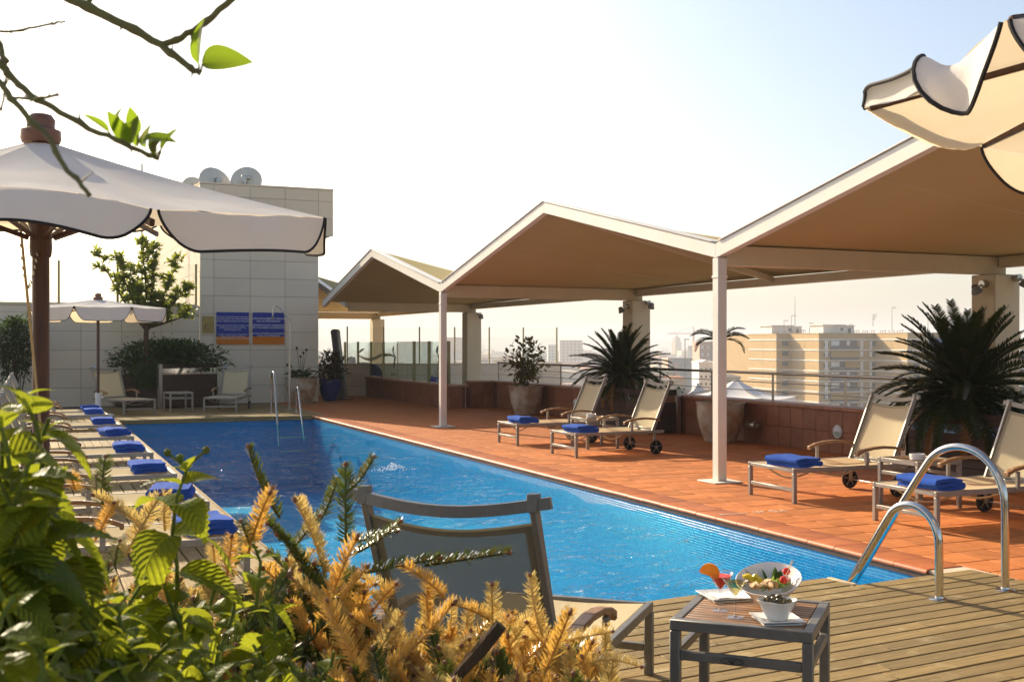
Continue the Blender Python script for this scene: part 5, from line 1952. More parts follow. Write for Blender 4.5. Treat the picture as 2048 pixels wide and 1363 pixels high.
def sprig_mesh(L, cm, seed, curve, wid=.027, dens=1.15):
    """a fir shoot: stem, needles all round, a blunt bud"""
    q = random.Random(seed)
    g = MB()
    n = 24
    pts = [V((L * i / n, 0, curve * L * (i / n) ** 2)) for i in range(n + 1)]
    g.tube(pts[::3], [.0032 - .0012 * i / 8 for i in range(9)], 5)
    nn = int(L * 1150 * dens)
    for i in range(nn):
        f = .02 + .97 * (i + q.random()) / nn
        p = pts[int(f * n)].lerp(pts[min(n, int(f * n) + 1)], f * n % 1)
        T_ = V((1, 0, 2 * curve * f)).normalized()
        a = (q.choice((.35, pi - .35)) + q.gauss(0, .38)) if q.random() < .68 else q.gauss(pi / 2, .75)
        rad = V((0, cos(a), sin(a)))
        ll = wid * q.uniform(.62, 1.15) * (1 if f < .86 else 1 - (f - .86) * 2.6)
        lean = .5 + .5 * f
        d = (T_ * lean + rad).normalized()
        e = p + d * ll
        w = d.cross(rad.cross(d) + V((.01, .01, .01))).normalized() * .0012
        m = p.lerp(e, .6) + rad * .0012
        g.add([p - w * .7, p + w * .7, m + w, e + w * .35, e - w * .35, m - w], [(0, 1, 2, 5), (5, 2, 3, 4)])
    nf = len(g.f)
    g.lathe([(.001, -.006), (.0045, -.002), (.0045, .003), (.001, .008)], 7, Matrix.Translation(pts[-1]) @ Matrix.Rotation(pi / 2, 4, 'Y'))
    me = g.mesh('shoot', MT[cm], True, 60)
    me.materials.append(MT['bud'])
    for i in range(nf, len(me.polygons)):
        me.polygons[i].material_index = 1
    return me


SP = {c: [sprig_mesh(.17, c, k * 7 + j, cv) for k, cv in enumerate((.0, .18, -.15))] for j, c in enumerate(('fir_green', 'fir_gold', 'fir_pale'))}
fir = thing('fir_shrub', 'low fir shrub with green and golden dying shoots in the foreground', 'shrub')
nsp = [0]


def shoot(b, tip, c):
    b, tip = V(b), V(tip)
    if nsp[0] >= 298:
        return
    nsp[0] += 1
    L = (tip - b).length
    M = dirM(b, tip - b, rs.uniform(-.6, .6))
    put('shoot', rs.choice(SP[c]), fir, M=M @ Matrix.Diagonal((L / .17, 1 + .3 * (L / .17 - 1), 1 + .3 * (L / .17 - 1), 1)))


G_, O_, P_ = 'fir_green', 'fir_gold', 'fir_pale'
for (bx, by, tx, ty, d, c) in (
        (560, 1035, 472, 910, 2.3, G_), (495, 1110, 530, 972, 2.2, O_), (515, 1080, 545, 975, 2.25, O_), (650, 1150, 612, 990, 2.3, P_), (640, 1100, 598, 995, 2.35, P_), (692, 1090, 690, 940, 2.35, G_), (694, 985, 756, 935, 2.35, G_),
        (640, 1040, 682, 975, 2.4, G_), (700, 1110, 812, 1068, 2.35, G_), (705, 1085, 795, 1062, 2.42, G_), (850, 1130, 1018, 1105, 2.25, G_), (730, 1145, 880, 1115, 2.28, G_), (640, 1270, 692, 1062, 2.15, O_), (890, 1195, 815, 1112, 2.15, O_),
        (680, 1200, 736, 1132, 2.1, O_), (980, 1240, 905, 1185, 2.1, O_), (985, 1270, 984, 1168, 2.2, P_), (1085, 1270, 1046, 1168, 2.2, P_), (1115, 1290, 1142, 1218, 2.15, O_), (1075, 1380, 1140, 1225, 2.0, O_), (740, 1365, 930, 1235, 1.95, O_),
        (1190, 1320, 1282, 1308, 2.05, P_), (1130, 1280, 1225, 1262, 2.2, P_), (860, 1260, 842, 1180, 2.3, O_), (740, 1230, 790, 1150, 2.2, O_), (470, 1130, 510, 1045, 2.35, G_), (560, 1080, 530, 1010, 2.35, G_), (600, 1130, 555, 1035, 2.3, G_),
        (640, 1180, 575, 1055, 2.3, G_), (575, 1110, 640, 1030, 2.4, G_), (500, 1090, 482, 1040, 2.2, G_), (205, 1010, 200, 928, 2.2, G_), (195, 990, 190, 935, 2.25, G_), (150, 980, 140, 945, 2.2, O_), (290, 1060, 205, 972, 2.15, P_), (250, 1110, 320, 990, 2.15, P_),
        (330, 1060, 318, 1000, 2.2, P_), (190, 1080, 228, 1005, 2.15, O_), (60, 1060, 45, 1030, 2.0, O_), (100, 1120, 75, 1035, 2.0, O_), (230, 1130, 235, 1065, 2.2, G_), (430, 1130, 425, 1075, 2.3, P_), (450, 1170, 470, 1060, 2.25, O_)):
    shoot(at(bx, by, d + .05), at(tx, ty, d), c)
ENV = [(180, 1120), (300, 1100), (420, 1120), (480, 1080), (560, 1070), (640, 1090), (720, 1130), (800, 1165), (900, 1200), (1000, 1200), (1100, 1215), (1180, 1240), (1260, 1310), (1330, 1400)]
for i in range(255):
    px = rs.uniform(200, 1230)
    for (x0, y0), (x1, y1) in zip(ENV, ENV[1:]):
        if x0 <= px <= x1:
            env = y0 + (y1 - y0) * (px - x0) / (x1 - x0)
    t = rs.random() ** 1.1
    py = env + 8 + t * (1420 - env)
    d = 2.45 - .65 * t + rs.gauss(0, .08)
    if px < 620:
        d = max(d, 1.95)
    tip = at(px, py, d)
    b = tip - V((rs.gauss(0, .07), rs.gauss(0, .07), rs.uniform(.07, .17)))
    gw = .55 if px < 640 else .10
    c = G_ if rs.random() < gw else (O_ if rs.random() < (.6 if px < 750 else .35) else P_)
    shoot(b, tip, c)
for c, cnt in ((G_, 110), (O_, 90), (P_, 110)):
    mm = MB()
    for i in range(cnt):
        px = rs.uniform(230, 780) if c == G_ else rs.uniform(300, 1230)
        for (x0, y0), (x1, y1) in zip(ENV, ENV[1:]):
            if x0 <= px <= x1:
                env = y0 + (y1 - y0) * (px - x0) / (x1 - x0)
        t = rs.random()
        tip = at(px, env + 30 + t * (1440 - env), 2.55 - .5 * t + rs.gauss(0, .08))
        b = tip - V((rs.gauss(0, .06), rs.gauss(0, .06), rs.uniform(.07, .15)))
        L = (tip - b).length
        me = rs.choice(SP[c])
        mm.add([v.co.copy() for v in me.vertices], [tuple(p.vertices) for p in me.polygons], dirM(b, tip - b, rs.uniform(-.6, .6)) @ Matrix.Diagonal((L / .17, 1, 1, 1)))
    mm.build('shoots', MT[c], fir, ang=60, kind='stuff')
bm = MB()
root = at(760, 1500, 2.2)
root.z = .5
for i in range(34):
    e = at(rs.uniform(250, 1230), rs.uniform(1320, 1440), rs.uniform(2.15, 2.5))
    m = root.lerp(e, .5) + V((rs.gauss(0, .03), rs.gauss(0, .03), .02))
    bm.tube([root, m, e], [.011, .007, .004], 6)
bm.build('branches', MT['bark'], fir)
MB().tube([at(905, 1360, 1.98), at(960, 1300, 1.98), at(1002, 1248, 1.98)], [.010, .013, .012], 9).build('dead_stub', MT['bark'], fir)

# overhanging branch with a few leaves, and the trunk it grows from just outside the picture
bt = thing('citrus_tree', 'bare thorny branches with a few fresh green leaves hanging in at the top left', 'tree')
tkp = cw(-1.05, 1.0)
MB().tube([tkp + V((0, 0, .5)), tkp + V((.02, 0, 1.2)), tkp + V((0, .02, 1.9)), tkp + V((.03, 0, 2.5))], [.04, .035, .028, .02], 10).build('trunk', MT['bark'], bt)
BR = [[(-350, -260, 1.15), (115, -15, 1.25), (175, 14, 1.25), (250, 50, 1.25), (322, 90, 1.25), (362, 122, 1.25), (388, 140, 1.25), (402, 146, 1.25)],
      [(322, 90, 1.25), (362, 76, 1.25), (410, 45, 1.25), (465, -4, 1.25), (540, -60, 1.25)],
      [(-400, -50, 1.0), (-5, 122, 1.1), (16, 148, 1.1), (60, 190, 1.1), (120, 226, 1.1), (200, 266, 1.1), (262, 293, 1.1), (300, 312, 1.1), (316, 318, 1.1)],
      [(-300, 40, 1.0), (-5, 158, 1.05), (22, 195, 1.05), (60, 240, 1.05), (97, 272, 1.05), (128, 335, 1.05), (160, 365, 1.05), (179, 391, 1.05)],
      [(-300, 30, 1.1), (-5, 64, 1.2), (45, 60, 1.2), (100, 50, 1.2), (131, 42, 1.2)],
      [(-200, -150, 1.0), (-4, 78, 1.1), (10, 125, 1.1), (12, 150, 1.1)], [(12, 150, 1.1), (8, 190, 1.1), (2, 222, 1.1)], [(25, 195, 1.05), (70, 197, 1.05), (118, 189, 1.05)],
      [(15, 150, 1.1), (40, 175, 1.1), (65, 198, 1.1)], [(150, 8, 1.25), (175, 5, 1.25), (215, -30, 1.25)]]
WD = [(.013, .0032), (.0045, .004), (.008, .0022), (.007, .0020), (.004, .0014), (.004, .003), (.002, .0012), (.002, .0016), (.0015, .0014), (.004, .003)]
for pts, (w0, w1) in zip(BR, WD):
    ps = [at(*p) for p in pts]
    n = len(ps)
    if pts[0][0] < -100:
        ps[0] = tkp.lerp(ps[1], .0) + V((0, 0, max(1.2, min(2.45, ps[1].z - .05))))
    fine = []
    for a, b in zip(ps, ps[1:]):
        for k in range(4):
            fine.append(a.lerp(b, k / 4) + V((rs.gauss(0, .0006), rs.gauss(0, .0006), rs.gauss(0, .0006))))
    fine.append(ps[-1])
    rr = [max(w1, (w0 * .5 + (w1 - w0 * .5) * i / (len(fine) - 1))) * (1.25 if i % 5 == 3 else 1) for i in range(len(fine))]
    g = MB().tube(fine, rr, 8)
    for i in range(6, len(fine) - 1, 6):
        g.tube([fine[i], fine[i] + V((rs.gauss(0, .006), rs.gauss(0, .006), rs.choice((-1, 1)) * .009))], [rr[i] * .5, .0006], 5)
    g.build('branch', MT['twig'], bt)


def smooth_leaf(L, W, droop, seed):
    g = MB()
    n = 9
    vs, fs = [], []
    p, an = V((0, 0, 0)), 0
    for i in range(n + 1):
        t = i / n
        ww = W * sin(pi * min(1, .03 + .97 * t ** .75)) ** .8
        if i == n:
            ww = .0008
        for k in (-1, -.5, 0, .5, 1):
            vs.append(p + V((0, k * ww / 2, 0)) + V((sin(an), 0, cos(an))) * (.5 * abs(k) * ww / 2))
        p = p + V((cos(an), 0, sin(an))) * L / n
        an -= droop / n
    for i in range(n):
        for k in range(4):
            a = i * 5 + k
            fs.append((a, a + 5, a + 6, a + 1))
    g.add(vs, fs)
    return g.mesh('leaf', MT['citrus'], True, 80)


CLM = [smooth_leaf(.06, .026, d, 0) for d in (.3, .9)]
for (bx, by, tx, ty, d, k, roll, ws) in ((398, 128, 398, 38, 1.25, 0, 1.0, 1.0), (404, 126, 495, 102, 1.25, 1, 1.25, 1.35), (218, 265, 168, 224, 1.1, 0, .5, .8), (226, 262, 240, 210, 1.1, 0, 1.2, .9), (252, 282, 216, 216, 1.1, 1, 1.1, 1.0),
                                         (275, 270, 258, 214, 1.1, 0, 1.0, 1.2), (285, 290, 322, 250, 1.1, 1, .8, 1.3), (272, 292, 276, 246, 1.12, 0, .5, .9), (310, 310, 300, 268, 1.1, 0, .7, .9), (322, 303, 350, 254, 1.1, 0, 1.2, .9), (300, 280, 346, 268, 1.08, 1, .9, 1.0),
                                         (2, -8, -20, 4, 1.2, 0, .9, 1), (262, 288, 262, 222, 1.09, 1, .6, 1.1), (292, 296, 285, 240, 1.12, 1, 1.3, 1.2), (306, 306, 330, 262, 1.1, 0, .4, 1.1), (245, 278, 232, 228, 1.12, 0, 1.4, 1.0)):
    b, tp = at(bx, by, d), at(tx, ty, d - .01)
    L = (tp - b).length
    M = dirM(b, tp - b, roll)
    put('leaf', CLM[k], bt, M=M @ Matrix.Diagonal((L / .057, ws * L / .057, L / .057, 1)))
pt = MB()
for a, b in (((398, 146), (398, 128)), ((402, 146), (405, 127)), ((220, 272), (219, 264)), ((252, 290), (253, 282)), ((275, 292), (276, 270)), ((312, 318), (310, 308)), ((316, 317), (322, 302))):
    pt.tube([at(*a, 1.25 if a[0] > 380 else 1.1), at(*b, 1.25 if a[0] > 380 else 1.1)], .0013, 5)
pt.build('petioles', MT['stem'], bt)
# ------------------------------------------------------------------ the city beyond
GZ = -30.0
gm_ = mat('city_ground', (0.22, 0.19, 0.15), 0.95, col2=(0.15, 0.15, 0.11), vs=.01)
o = MB().box(-7000, 7000, -300, 9000, GZ - 1, GZ).build('ground', gm_)
o['kind'] = 'structure'
hm = MB()
hm.grid(lambda u, v: cw(-4500 + 9000 * u, 5200 + 1800 * v, GZ + (60 + 55 * noise.noise((u * 5, 1.3, 0)) + 30 * noise.noise((u * 14, 4, 0)) + 10 * noise.noise((u * 40, 2, 0))) * sin(pi * min(1, v * 1.2)) ** .6), 120, 10)
o = hm.build('hills', mat('hill_scrub', (0.16, 0.16, 0.12), .95, col2=(.2, .17, .12), vs=.004))
o['kind'] = 'structure'

brick = mat('yellow_brick', (0.50, 0.325, 0.135), .85, col2=(0.44, 0.285, 0.115), vs=.6, dirt=(.4, .3, .17), ds=.15)
bwhite = mat('render_white', (0.80, 0.77, 0.72), .8, col2=(.64, .6, .54), vs=.3)
bgrey = mat('render_grey', (0.36, 0.33, 0.30), .85, col2=(.31, .29, .26), vs=.2)
bcream = mat('render_cream', (0.60, 0.48, 0.34), .85, col2=(.55, .43, .3), vs=.2)
bpink = mat('render_pink', (0.55, 0.36, 0.27), .85, col2=(.5, .33, .24), vs=.2)
bglass = mat('window_glass', (0.05, 0.06, 0.07), .15, col2=(.08, .09, .1), vs=.5)
brail = mat('balcony_rail', (0.12, 0.11, 0.11), .6)
bawn = mat('awning', (0.45, 0.28, 0.07), .8)
bblue = mat('blue_sheet', (0.05, 0.16, 0.36), .7)
roofm = mat('roof_tile_dark', (0.16, 0.12, 0.10), .9, col2=(.11, .09, .08), vs=.8)
roofo = mat('roof_tile_orange', (0.42, 0.18, 0.08), .9, col2=(.33, .14, .07), vs=.8)


def quadwall(mb, a, b, z0, z1, t=.25):
    """thin upright slab from a to b, standing proud on the outside"""
    a, b = V(a), V(b)
    u = (b - a).normalized()
    n = V((u.y, -u.x, 0)) * t
    vs = [a, b, b + n, a + n]
    mb.add([(p.x, p.y, z) for z in (z0, z1) for p in vs], [(3, 2, 1, 0), (4, 5, 6, 7), (0, 1, 5, 4), (1, 2, 6, 5), (2, 3, 7, 6), (3, 0, 4, 7)])


def facade(root, a, b, zt, rows, cols, w, h, dz, m, z_first, inset=.0, t=.12, name='window', u0=0.0, u1=1.0):
    """windows on the wall from a to b (outside on the right hand of a->b)"""
    a, b = V(a), V(b)
    u = (b - a).normalized()
    L = (b - a).length
    n = V((u.y, -u.x, 0))
    M0 = Matrix((u, -n, (0, 0, 1))).transposed().to_4x4()
    key = MB().box(-w / 2, w / 2, -.06, .02, -h / 2, h / 2).mesh(name, m)
    for r in range(rows):
        for c in range(cols):
            p = a + u * (L * (u0 + (u1 - u0) * (c + .5) / cols)) + n * t
            M = M0.copy()
            M.translation = V((p.x, p.y, zt - z_first - dz * r))
            put(name, key, root, M=M)


# brick apartment block with a stepped front
apt = thing('apartment_block', 'tan brick apartment block with white floor bands and balconies across the street', 'building')
ROOF = 4.7
uu, ww = (-.225, .974), (.974, .225)


def mv(p, d, L):
    return (p[0] + d[0] * L, p[1] + d[1] * L)


Qp = (87.7, 320)
Bf = mv(Qp, uu, 17.8)
Np = mv(Bf, ww, -4.4)
Af = mv(Np, uu, 19.1)
Ep = mv(Qp, ww, 17.8)
Fp = mv(Ep, uu, -16.5)
Gp = mv(Fp, ww, 22)
back1, back2 = mv(Gp, uu, 70), mv(Af, uu, 20)
ring = [Af, Np, Bf, Qp, Ep, Fp, Gp, back1, back2]
ringw = [cw(*p) for p in ring]
MB().prism([(p.x, p.y) for p in ringw], GZ, ROOF).build('wall', brick, apt, smooth=False)
bd = MB()
for k in range(11):
    z = ROOF - 1.75 - 3.0 * k
    for a, b in zip(ringw[:7], ringw[1:7]):
        quadwall(bd, a, b, z - .17, z + .17, .16)
bd.build('floor_bands', bwhite, apt, smooth=False)
pp = MB()
for a, b in zip(ringw[:7], ringw[1:7]):
    quadwall(pp, a, b, ROOF - .06, ROOF + .12, .10)
pp.build('parapet_edge', brick, apt, smooth=False)
facade(apt, ringw[1], ringw[2], ROOF, 8, 1, 1.9, 1.35, 3, bglass, 2.9, u0=.25, u1=1.0)
wf = MB()
# balcony bays on the shaded front
a, b = ringw[3], ringw[4]
u = (b - a).normalized()
n = V((u.y, -u.x, 0))
Lq = (b - a).length
for r in range(8):
    zf = ROOF - 1.75 - 3.0 * (r + 1)
    p0, p1 = a + u * Lq * .20, a + u * Lq * .68
    g = MB()
    quadwall(g, p0, p1, zf + .18, zf + 2.75, .05)
    op = g.build('balcony_opening', bglass if r % 3 else brail, apt, smooth=False)
    g = MB()
    quadwall(g, p0.lerp(p1, .03), p0.lerp(p1, .33), zf + .9, zf + 2.6, .12)
    g.build('shutter', bwhite, op, smooth=False)
    g = MB()
    quadwall(g, p0.lerp(p1, .6), p0.lerp(p1, .72), zf + .3, zf + 2.6, .12)
    g.build('shutter', bwhite, op, smooth=False)
    g = MB()
    quadwall(g, p0, p1, zf + .17, zf + 1.2, 1.15)
    g2 = MB()
    quadwall(g2, p0 + n * 1.05, p1 + n * 1.05, zf + .17, zf + 1.2, .12)
    g2.build('balcony_rail', brail, apt, smooth=False)
    g3 = MB()
    quadwall(g3, p0, p1, zf - .1, zf + .165, 1.2)
    g3.build('balcony_slab', bwhite, apt, smooth=False)
    if r in (1, 2, 5):
        q0 = p0 if r != 2 else p0.lerp(p1, .5)
        g4 = MB()
        top0, top1 = q0 + V((0, 0, zf + 2.9)) + n * .1, p1 + V((0, 0, zf + 2.9)) + n * .1
        lo0, lo1 = q0 + V((0, 0, zf + 1.0)) + n * 1.7 - u * .3, p1 + V((0, 0, zf + 1.0)) + n * 1.7
        dn = V((0, 0, -.06))
        g4.add([top0, top1, lo1, lo0, top0 + dn, top1 + dn, lo1 + dn, lo0 + dn], [(0, 1, 2, 3), (7, 6, 5, 4), (0, 3, 7, 4), (1, 5, 6, 2), (3, 2, 6, 7), (0, 4, 5, 1)])
        g4.build('awning', bawn, apt, smooth=False)
st = MB()
for f0, f1 in ((.10, .155), (.73, .78), (.90, .94)):
    for r in range(9):
        z = ROOF - 1.9 - 3 * r
        quadwall(st, a.lerp(b, f0), a.lerp(b, f1), z - 2.7 + (.9 if r % 2 else 0), z - .2, .2)
st.build('service_strips', bwhite, apt, smooth=False)
facade(apt, a, b, ROOF, 8, 1, 1.8, 1.3, 3, bglass, 3.0, u0=.90, u1=1.04)
facade(apt, a, b, ROOF, 8, 2, .8, .9, 3, bglass, 3.2, u0=.08, u1=.17)
facade(apt, ringw[5], ringw[6], ROOF, 8, 4, 1.8, 1.3, 3, bglass, 3.0)
for s in (.5, .46):
    lad = MB()
    for (A, B) in ((ringw[0], ringw[1]), (ringw[2], ringw[3]), (ringw[4], ringw[5])):
        q = A.lerp(B, s)
        for i in range(26):
            quadwall(lad, q, q + (B - A).normalized() * .5, ROOF - 2.4 - i * .8, ROOF - 2.3 - i * .8, .14)
    if s == .5:
        lad.build('vent_grilles', bgrey, apt, smooth=False, kind='stuff')
for (cx, cy), rz in ((mv(mv(Bf, uu, 12), ww, 3), 0), (mv(mv(Ep, uu, 14), ww, -6), 0)):
    c = cw(cx, cy)
    M = Matrix.Translation((c.x, c.y, ROOF)) @ Matrix.Rotation(math.atan2(u.y, u.x), 4, 'Z')
    h_ = MB().box(-5, 2, -4, 4, 0, 2.5, 0, M).box(2, 5, -4, 4, 0, 2.3, 0, M).box(-5.4, 2.3, -4.4, 4.4, 2.5, 2.75, 0, M).box(1.9, 5.3, -4.4, 4.4, 2.3, 2.5, 0, M)
    hh = h_.build('roof_hut', bwhite, apt, smooth=False)
    MB().box(.6, 1.5, -4.06, -3.9, .9, 1.8, 0, M).box(3, 4, -4.06, -3.9, .2, 1.6, 0, M).build('opening', brail, hh, smooth=False)
vp_ = MB()
for i in range(46):
    q = cw(*mv(mv(Af, uu, -18 + 3 * (i % 3)), ww, 1 + i * 1.0))
    if i % 7 == 5:
        continue
    h_ = random.uniform(.9, 1.2)
    vp_.tube([(q.x, q.y, ROOF), (q.x, q.y, ROOF + h_)], .09, 5).box(q.x - .3, q.x + .3, q.y - .1, q.y + .1, ROOF + h_, ROOF + h_ + .18)
vp_.build('vent_pipes', bcream, apt, kind='stuff')


def mast(px, ytop, d, zb, style, lab):
    t = thing('roof_aerial', lab, 'aerial', cw((px - HX) / FPX * d, d, zb), 0, 'television aerials on the roofs')
    zt = H + (HY - ytop) / FPX * d - zb
    g = MB().tube([(0, 0, 0), (0, 0, zt)], [.09, .05], 6)
    e = CT, -ST
    if style:
        for k in range(3 if style == 2 else 1):
            z = zt - .15 - .7 * k
            w = 1.2 - .3 * k
            g.tube([(0, 0, z), (e[0] * w, e[1] * w, z)], .06, 5)
            for i in range(4):
                q = w * (i + 1) / 4
                g.tube([(e[0] * q, e[1] * q, z - .3), (e[0] * q, e[1] * q, z + .3)], .03, 4)
    g.build('mast', brail, t)


for k, (px, yt, st_) in enumerate(((1590, 592, 0), (1568, 640, 1), (1583, 630, 1), (1619, 645, 1), (1698, 648, 2), (1746, 628, 2), (1784, 614, 1), (1856, 637, 1), (1938, 640, 0))):
    mast(px, yt, 338 + 2 * k, ROOF if k not in (0, 5) else ROOF + 2.5, st_, '%s aerial from the left on the tan brick apartment roof' % ['tall thin', 'second', 'third', 'fourth', 'forked fifth', 'double barred', 'hooked', 'short hooked', 'last thin'][k])
bs_ = MB()
p = cw(118, 318)
bs_.bar(cw(115.5, 309, 1.6), cw(122, 312, 1.6), 5, 3.2, 0, (0, 0, 1))
tag(bs_.build('roof_tarpaulin', bblue, smooth=False), 'blue tarpaulin on the brick block behind the large cycad', 'tarpaulin')


def block(label, x0, x1, d, ztop, m, depth=18, rows=0, cols=0, wm=bglass, rot=.0, dz=3.0, ww_=1.4, wh=1.4, name='building', side=True, zb=GZ):
    t = thing(name, label, 'building')
    c = cw((x0 + x1) / 2, d)
    w = (x1 - x0) / 2
    M = Matrix.Translation((c.x, c.y, 0)) @ Matrix.Rotation(-TH + rot, 4, 'Z')
    MB().box(-w, w, 0, depth, zb, ztop, 0, M).build('wall', m, t, smooth=False)
    MB().box(-w - .2, w + .2, -.2, depth, ztop, ztop + .5, 0, M).build('roof_edge', m, t, smooth=False)
    if rows:
        facade(t, M @ V((-w, 0, 0)), M @ V((w, 0, 0)), ztop, rows, cols, ww_, wh, dz, wm, 2.2, t=.1)
    return t, M, w


def X(px, d):
    return (px - HX) / FPX * d


def Z(py, d):
    return H + (HY - py) / FPX * d


# the office tower with a railed roof, the white block before it, the grey hall and lower houses
t, M, w = block('pale pink corner tower with a railed roof, left of the brick apartment block', X(1399, 520), X(1422, 520), 520, Z(685, 520), bpink, 20, 8, 2, bwhite, 0, 3.3, 1.0, 1.6)
t, M, w = block('grey banded office block with a railed roof between the pink tower and the brick block', X(1422, 522), X(1500, 522), 522, Z(684, 522), bgrey, 25, 8, 5, bglass, 0, 3.3, 2.6, 1.2)
rg = MB()
for i in range(22):
    x = -w + 2 * w * i / 21
    rg.box(x - .12, x + .12, -.1, .1, Z(684, 522) + .4, Z(676, 522), 0, M)
rg.box(-w, w, -.1, .1, Z(677, 522), Z(675.5, 522), 0, M)
rg.build('roof_railing', bwhite, t, smooth=False)
block('white stair tower with a column of orange framed openings beside the brick block', X(1481, 400), X(1498, 400), 400, Z(694, 400), bwhite, 14, 8, 2, bpink, 0, 2.6, .9, 1.4)
t, M, w = block('white wall with small square windows below the pink tower', X(1398, 400), X(1482, 400), 400, Z(726, 400), bwhite, 16, 3, 9, bglass, 0, 2.6, .7, .8)
MB().prism([(X(1398, 401), Z(726.5, 401)), (X(1422, 401), Z(726.5, 401)), (X(1412, 401), Z(719, 401))], 0, 14, Matrix.Translation(cw(0, 401)) @ Matrix.Rotation(-TH, 4, 'Z') @ Matrix(((1, 0, 0, 0), (0, 0, 1, 0), (0, 1, 0, 0), (0, 0, 0, 1)))).build('gable', bwhite, t, smooth=False)
t, M, w = block('long grey hall with a pinkish end wall in the hazy middle distance', X(1337, 620), X(1400, 620), 620, Z(717, 620), bgrey, 30)
MB().box(-w - .4, -w + 2.2, -.6, 20, GZ, Z(715, 620), 0, M).prism([(-6, -1.2), (-3, -1.2), (-3, 0), (-6, 0)], GZ, Z(724, 620), M).build('end_wall', bpink, t, smooth=False)
for lab, x0, x1, d, y, rm_ in (('low house with a dark hipped roof beyond the railing, farther one', 1300, 1338, 300, 745, roofm), ('low house with a dark hipped roof beyond the railing, nearer one', 1302, 1352, 220, 757, roofm),
                               ('low house with an orange tiled roof below the pale tower', 1340, 1372, 260, 752, roofo), ('low house with orange tiles seen under the first cycad fronds', 1085, 1130, 260, 765, roofo),
                               ('low cream house with a dark roof beside the white wall', 1445, 1480, 300, 748, roofm), ('small orange roofed house right of the first cycad', 1232, 1262, 320, 757, roofo)):
    t, M, w = block(lab, X(x0, d), X(x1, d), d, Z(y + 9, d), bcream, 12, 2, 3, bglass, 0, 2.8, .9, 1.1, name='house')
    z0, z1 = Z(y + 9, d) + .5, Z(y, d)
    rf = MB()
    rf.add([M @ V(p) for p in ((-w - .5, -.5, z0), (w + .5, -.5, z0), (w + .5, 12.5, z0), (-w - .5, 12.5, z0), (-w * .45, 6, z1), (w * .45, 6, z1))], [(3, 2, 1, 0), (0, 1, 5, 4), (1, 2, 5), (2, 3, 4, 5), (3, 0, 4)])
    rf.build('roof', rm_, t, smooth=False)
t, M, w = block('white block with a canopy roof at the right edge behind the large cycad', X(2014, 210), X(2042, 210), 210, Z(668, 210), bwhite, 16, 4, 2, bglass)
MB().box(-w - 1.5, w + 1, -1, 10, Z(665, 210), Z(663, 210), 0, M).build('roof_slab', bwhite, t, smooth=False)
t, M, w = block('tan brick block with balconies at the right edge of the view', X(2036, 190), X(2110, 190), 190, Z(684, 190), brick, 16, 5, 3, bglass)
for k in range(5):
    MB().box(-w - .1, w + .1, -.9, 0, Z(684, 190) - 1.5 - 3 * k, Z(684, 190) - 1.2 - 3 * k, 0, M).build('balcony_slab', bwhite, t, smooth=False)
t, M, w = block('pale blocks faint in the haze behind the leafy bush, taller one', X(1120, 1200), X(1165, 1200), 1200, Z(681, 1200), bgrey, 30, 8, 6, bwhite, dz=3.2)
block('pale blocks faint in the haze behind the leafy bush, lower one', X(1096, 1150), X(1115, 1150), 1150, Z(690, 1150), bwhite, 30, 6, 3, bgrey, dz=3.2)
t = thing('church_tower', 'faint slender tower rising from the hazy city', 'tower', cw(X(1353, 1900), 1900, GZ))
MB().box(-6, 6, -6, 6, 0, 36).box(-4.5, 4.5, -4.5, 4.5, 36, 43).lathe([(4, 43), (.3, 48)], 8).build('shaft', bcream, t, smooth=False)
t = thing('tower_crane', 'faint construction crane over the hazy city', 'crane', cw(X(1387, 1300), 1300, GZ))
g = MB().box(-.9, .9, -.9, .9, 0, 46)
for i in range(12):
    g.bar((-.9, -.9, 4 * i), (.9, -.9, 4 * i + 4), .3, .3)
g.bar((CT * 18, -ST * 18, 44), (-CT * 30, ST * 30, 44), 1.2, 1.2).bar((0, 0, 46), (0, 0, 52), 1, 1).bar((0, 0, 52), (-CT * 24, ST * 24, 44.5), .3, .3)
g.build('mast', bpink, t, smooth=False)
t = thing('street_mast', 'thin tall lamp mast in front of the long grey hall', 'mast', cw(X(1370, 330), 330, GZ))
MB().tube([(0, 0, 0), (0, 0, Z(678, 330) - GZ)], .12, 6).box(-.2, 1.4, -.2, .2, Z(679, 330) - GZ, Z(677.5, 330) - GZ).build('pole', brail, t)

rs = random.Random(11)
far_c = {m.name: MB() for m in (bwhite, bcream, bgrey, bpink, roofo)}
names = [bwhite, bcream, bgrey, bpink]
for i in range(1500):
    d = 420 + 3600 * rs.random() ** 1.3
    x = d * rs.uniform(-.30, .52)
    if d < 760 and x / d > .05:
        continue
    w, dp, h = rs.uniform(5, 16), rs.uniform(8, 18), rs.choice((5, 7, 9, 12, 12, 15, 18)) * rs.uniform(.8, 1.2)
    if d > 900 and rs.random() < .05:
        h *= 1.9
    a = rs.gauss(0, .35)
    c = cw(x, d)
    M = Matrix.Translation((c.x, c.y, GZ)) @ Matrix.Rotation(-TH + a, 4, 'Z')
    m = rs.choice(names)
    g = far_c[m.name]
    g.box(-w, w, -dp, dp, 0, h, 0, M)
    if rs.random() < .4:
        far_c[roofo.name].box(-w - .4, w + .4, -dp - .4, dp + .4, h + .02, h + .6, 0, M)
    elif rs.random() < .6:
        g.box(-w * .4, w * .2, -dp * .3, dp * .5, h, h + 2.6, 0, M)
cityroot = thing('far_city', None, None)
cityroot['kind'] = 'stuff'
for m in names + [roofo]:
    o = far_c[m.name].build('far_buildings', m, cityroot, smooth=False)
    o['kind'] = 'stuff'
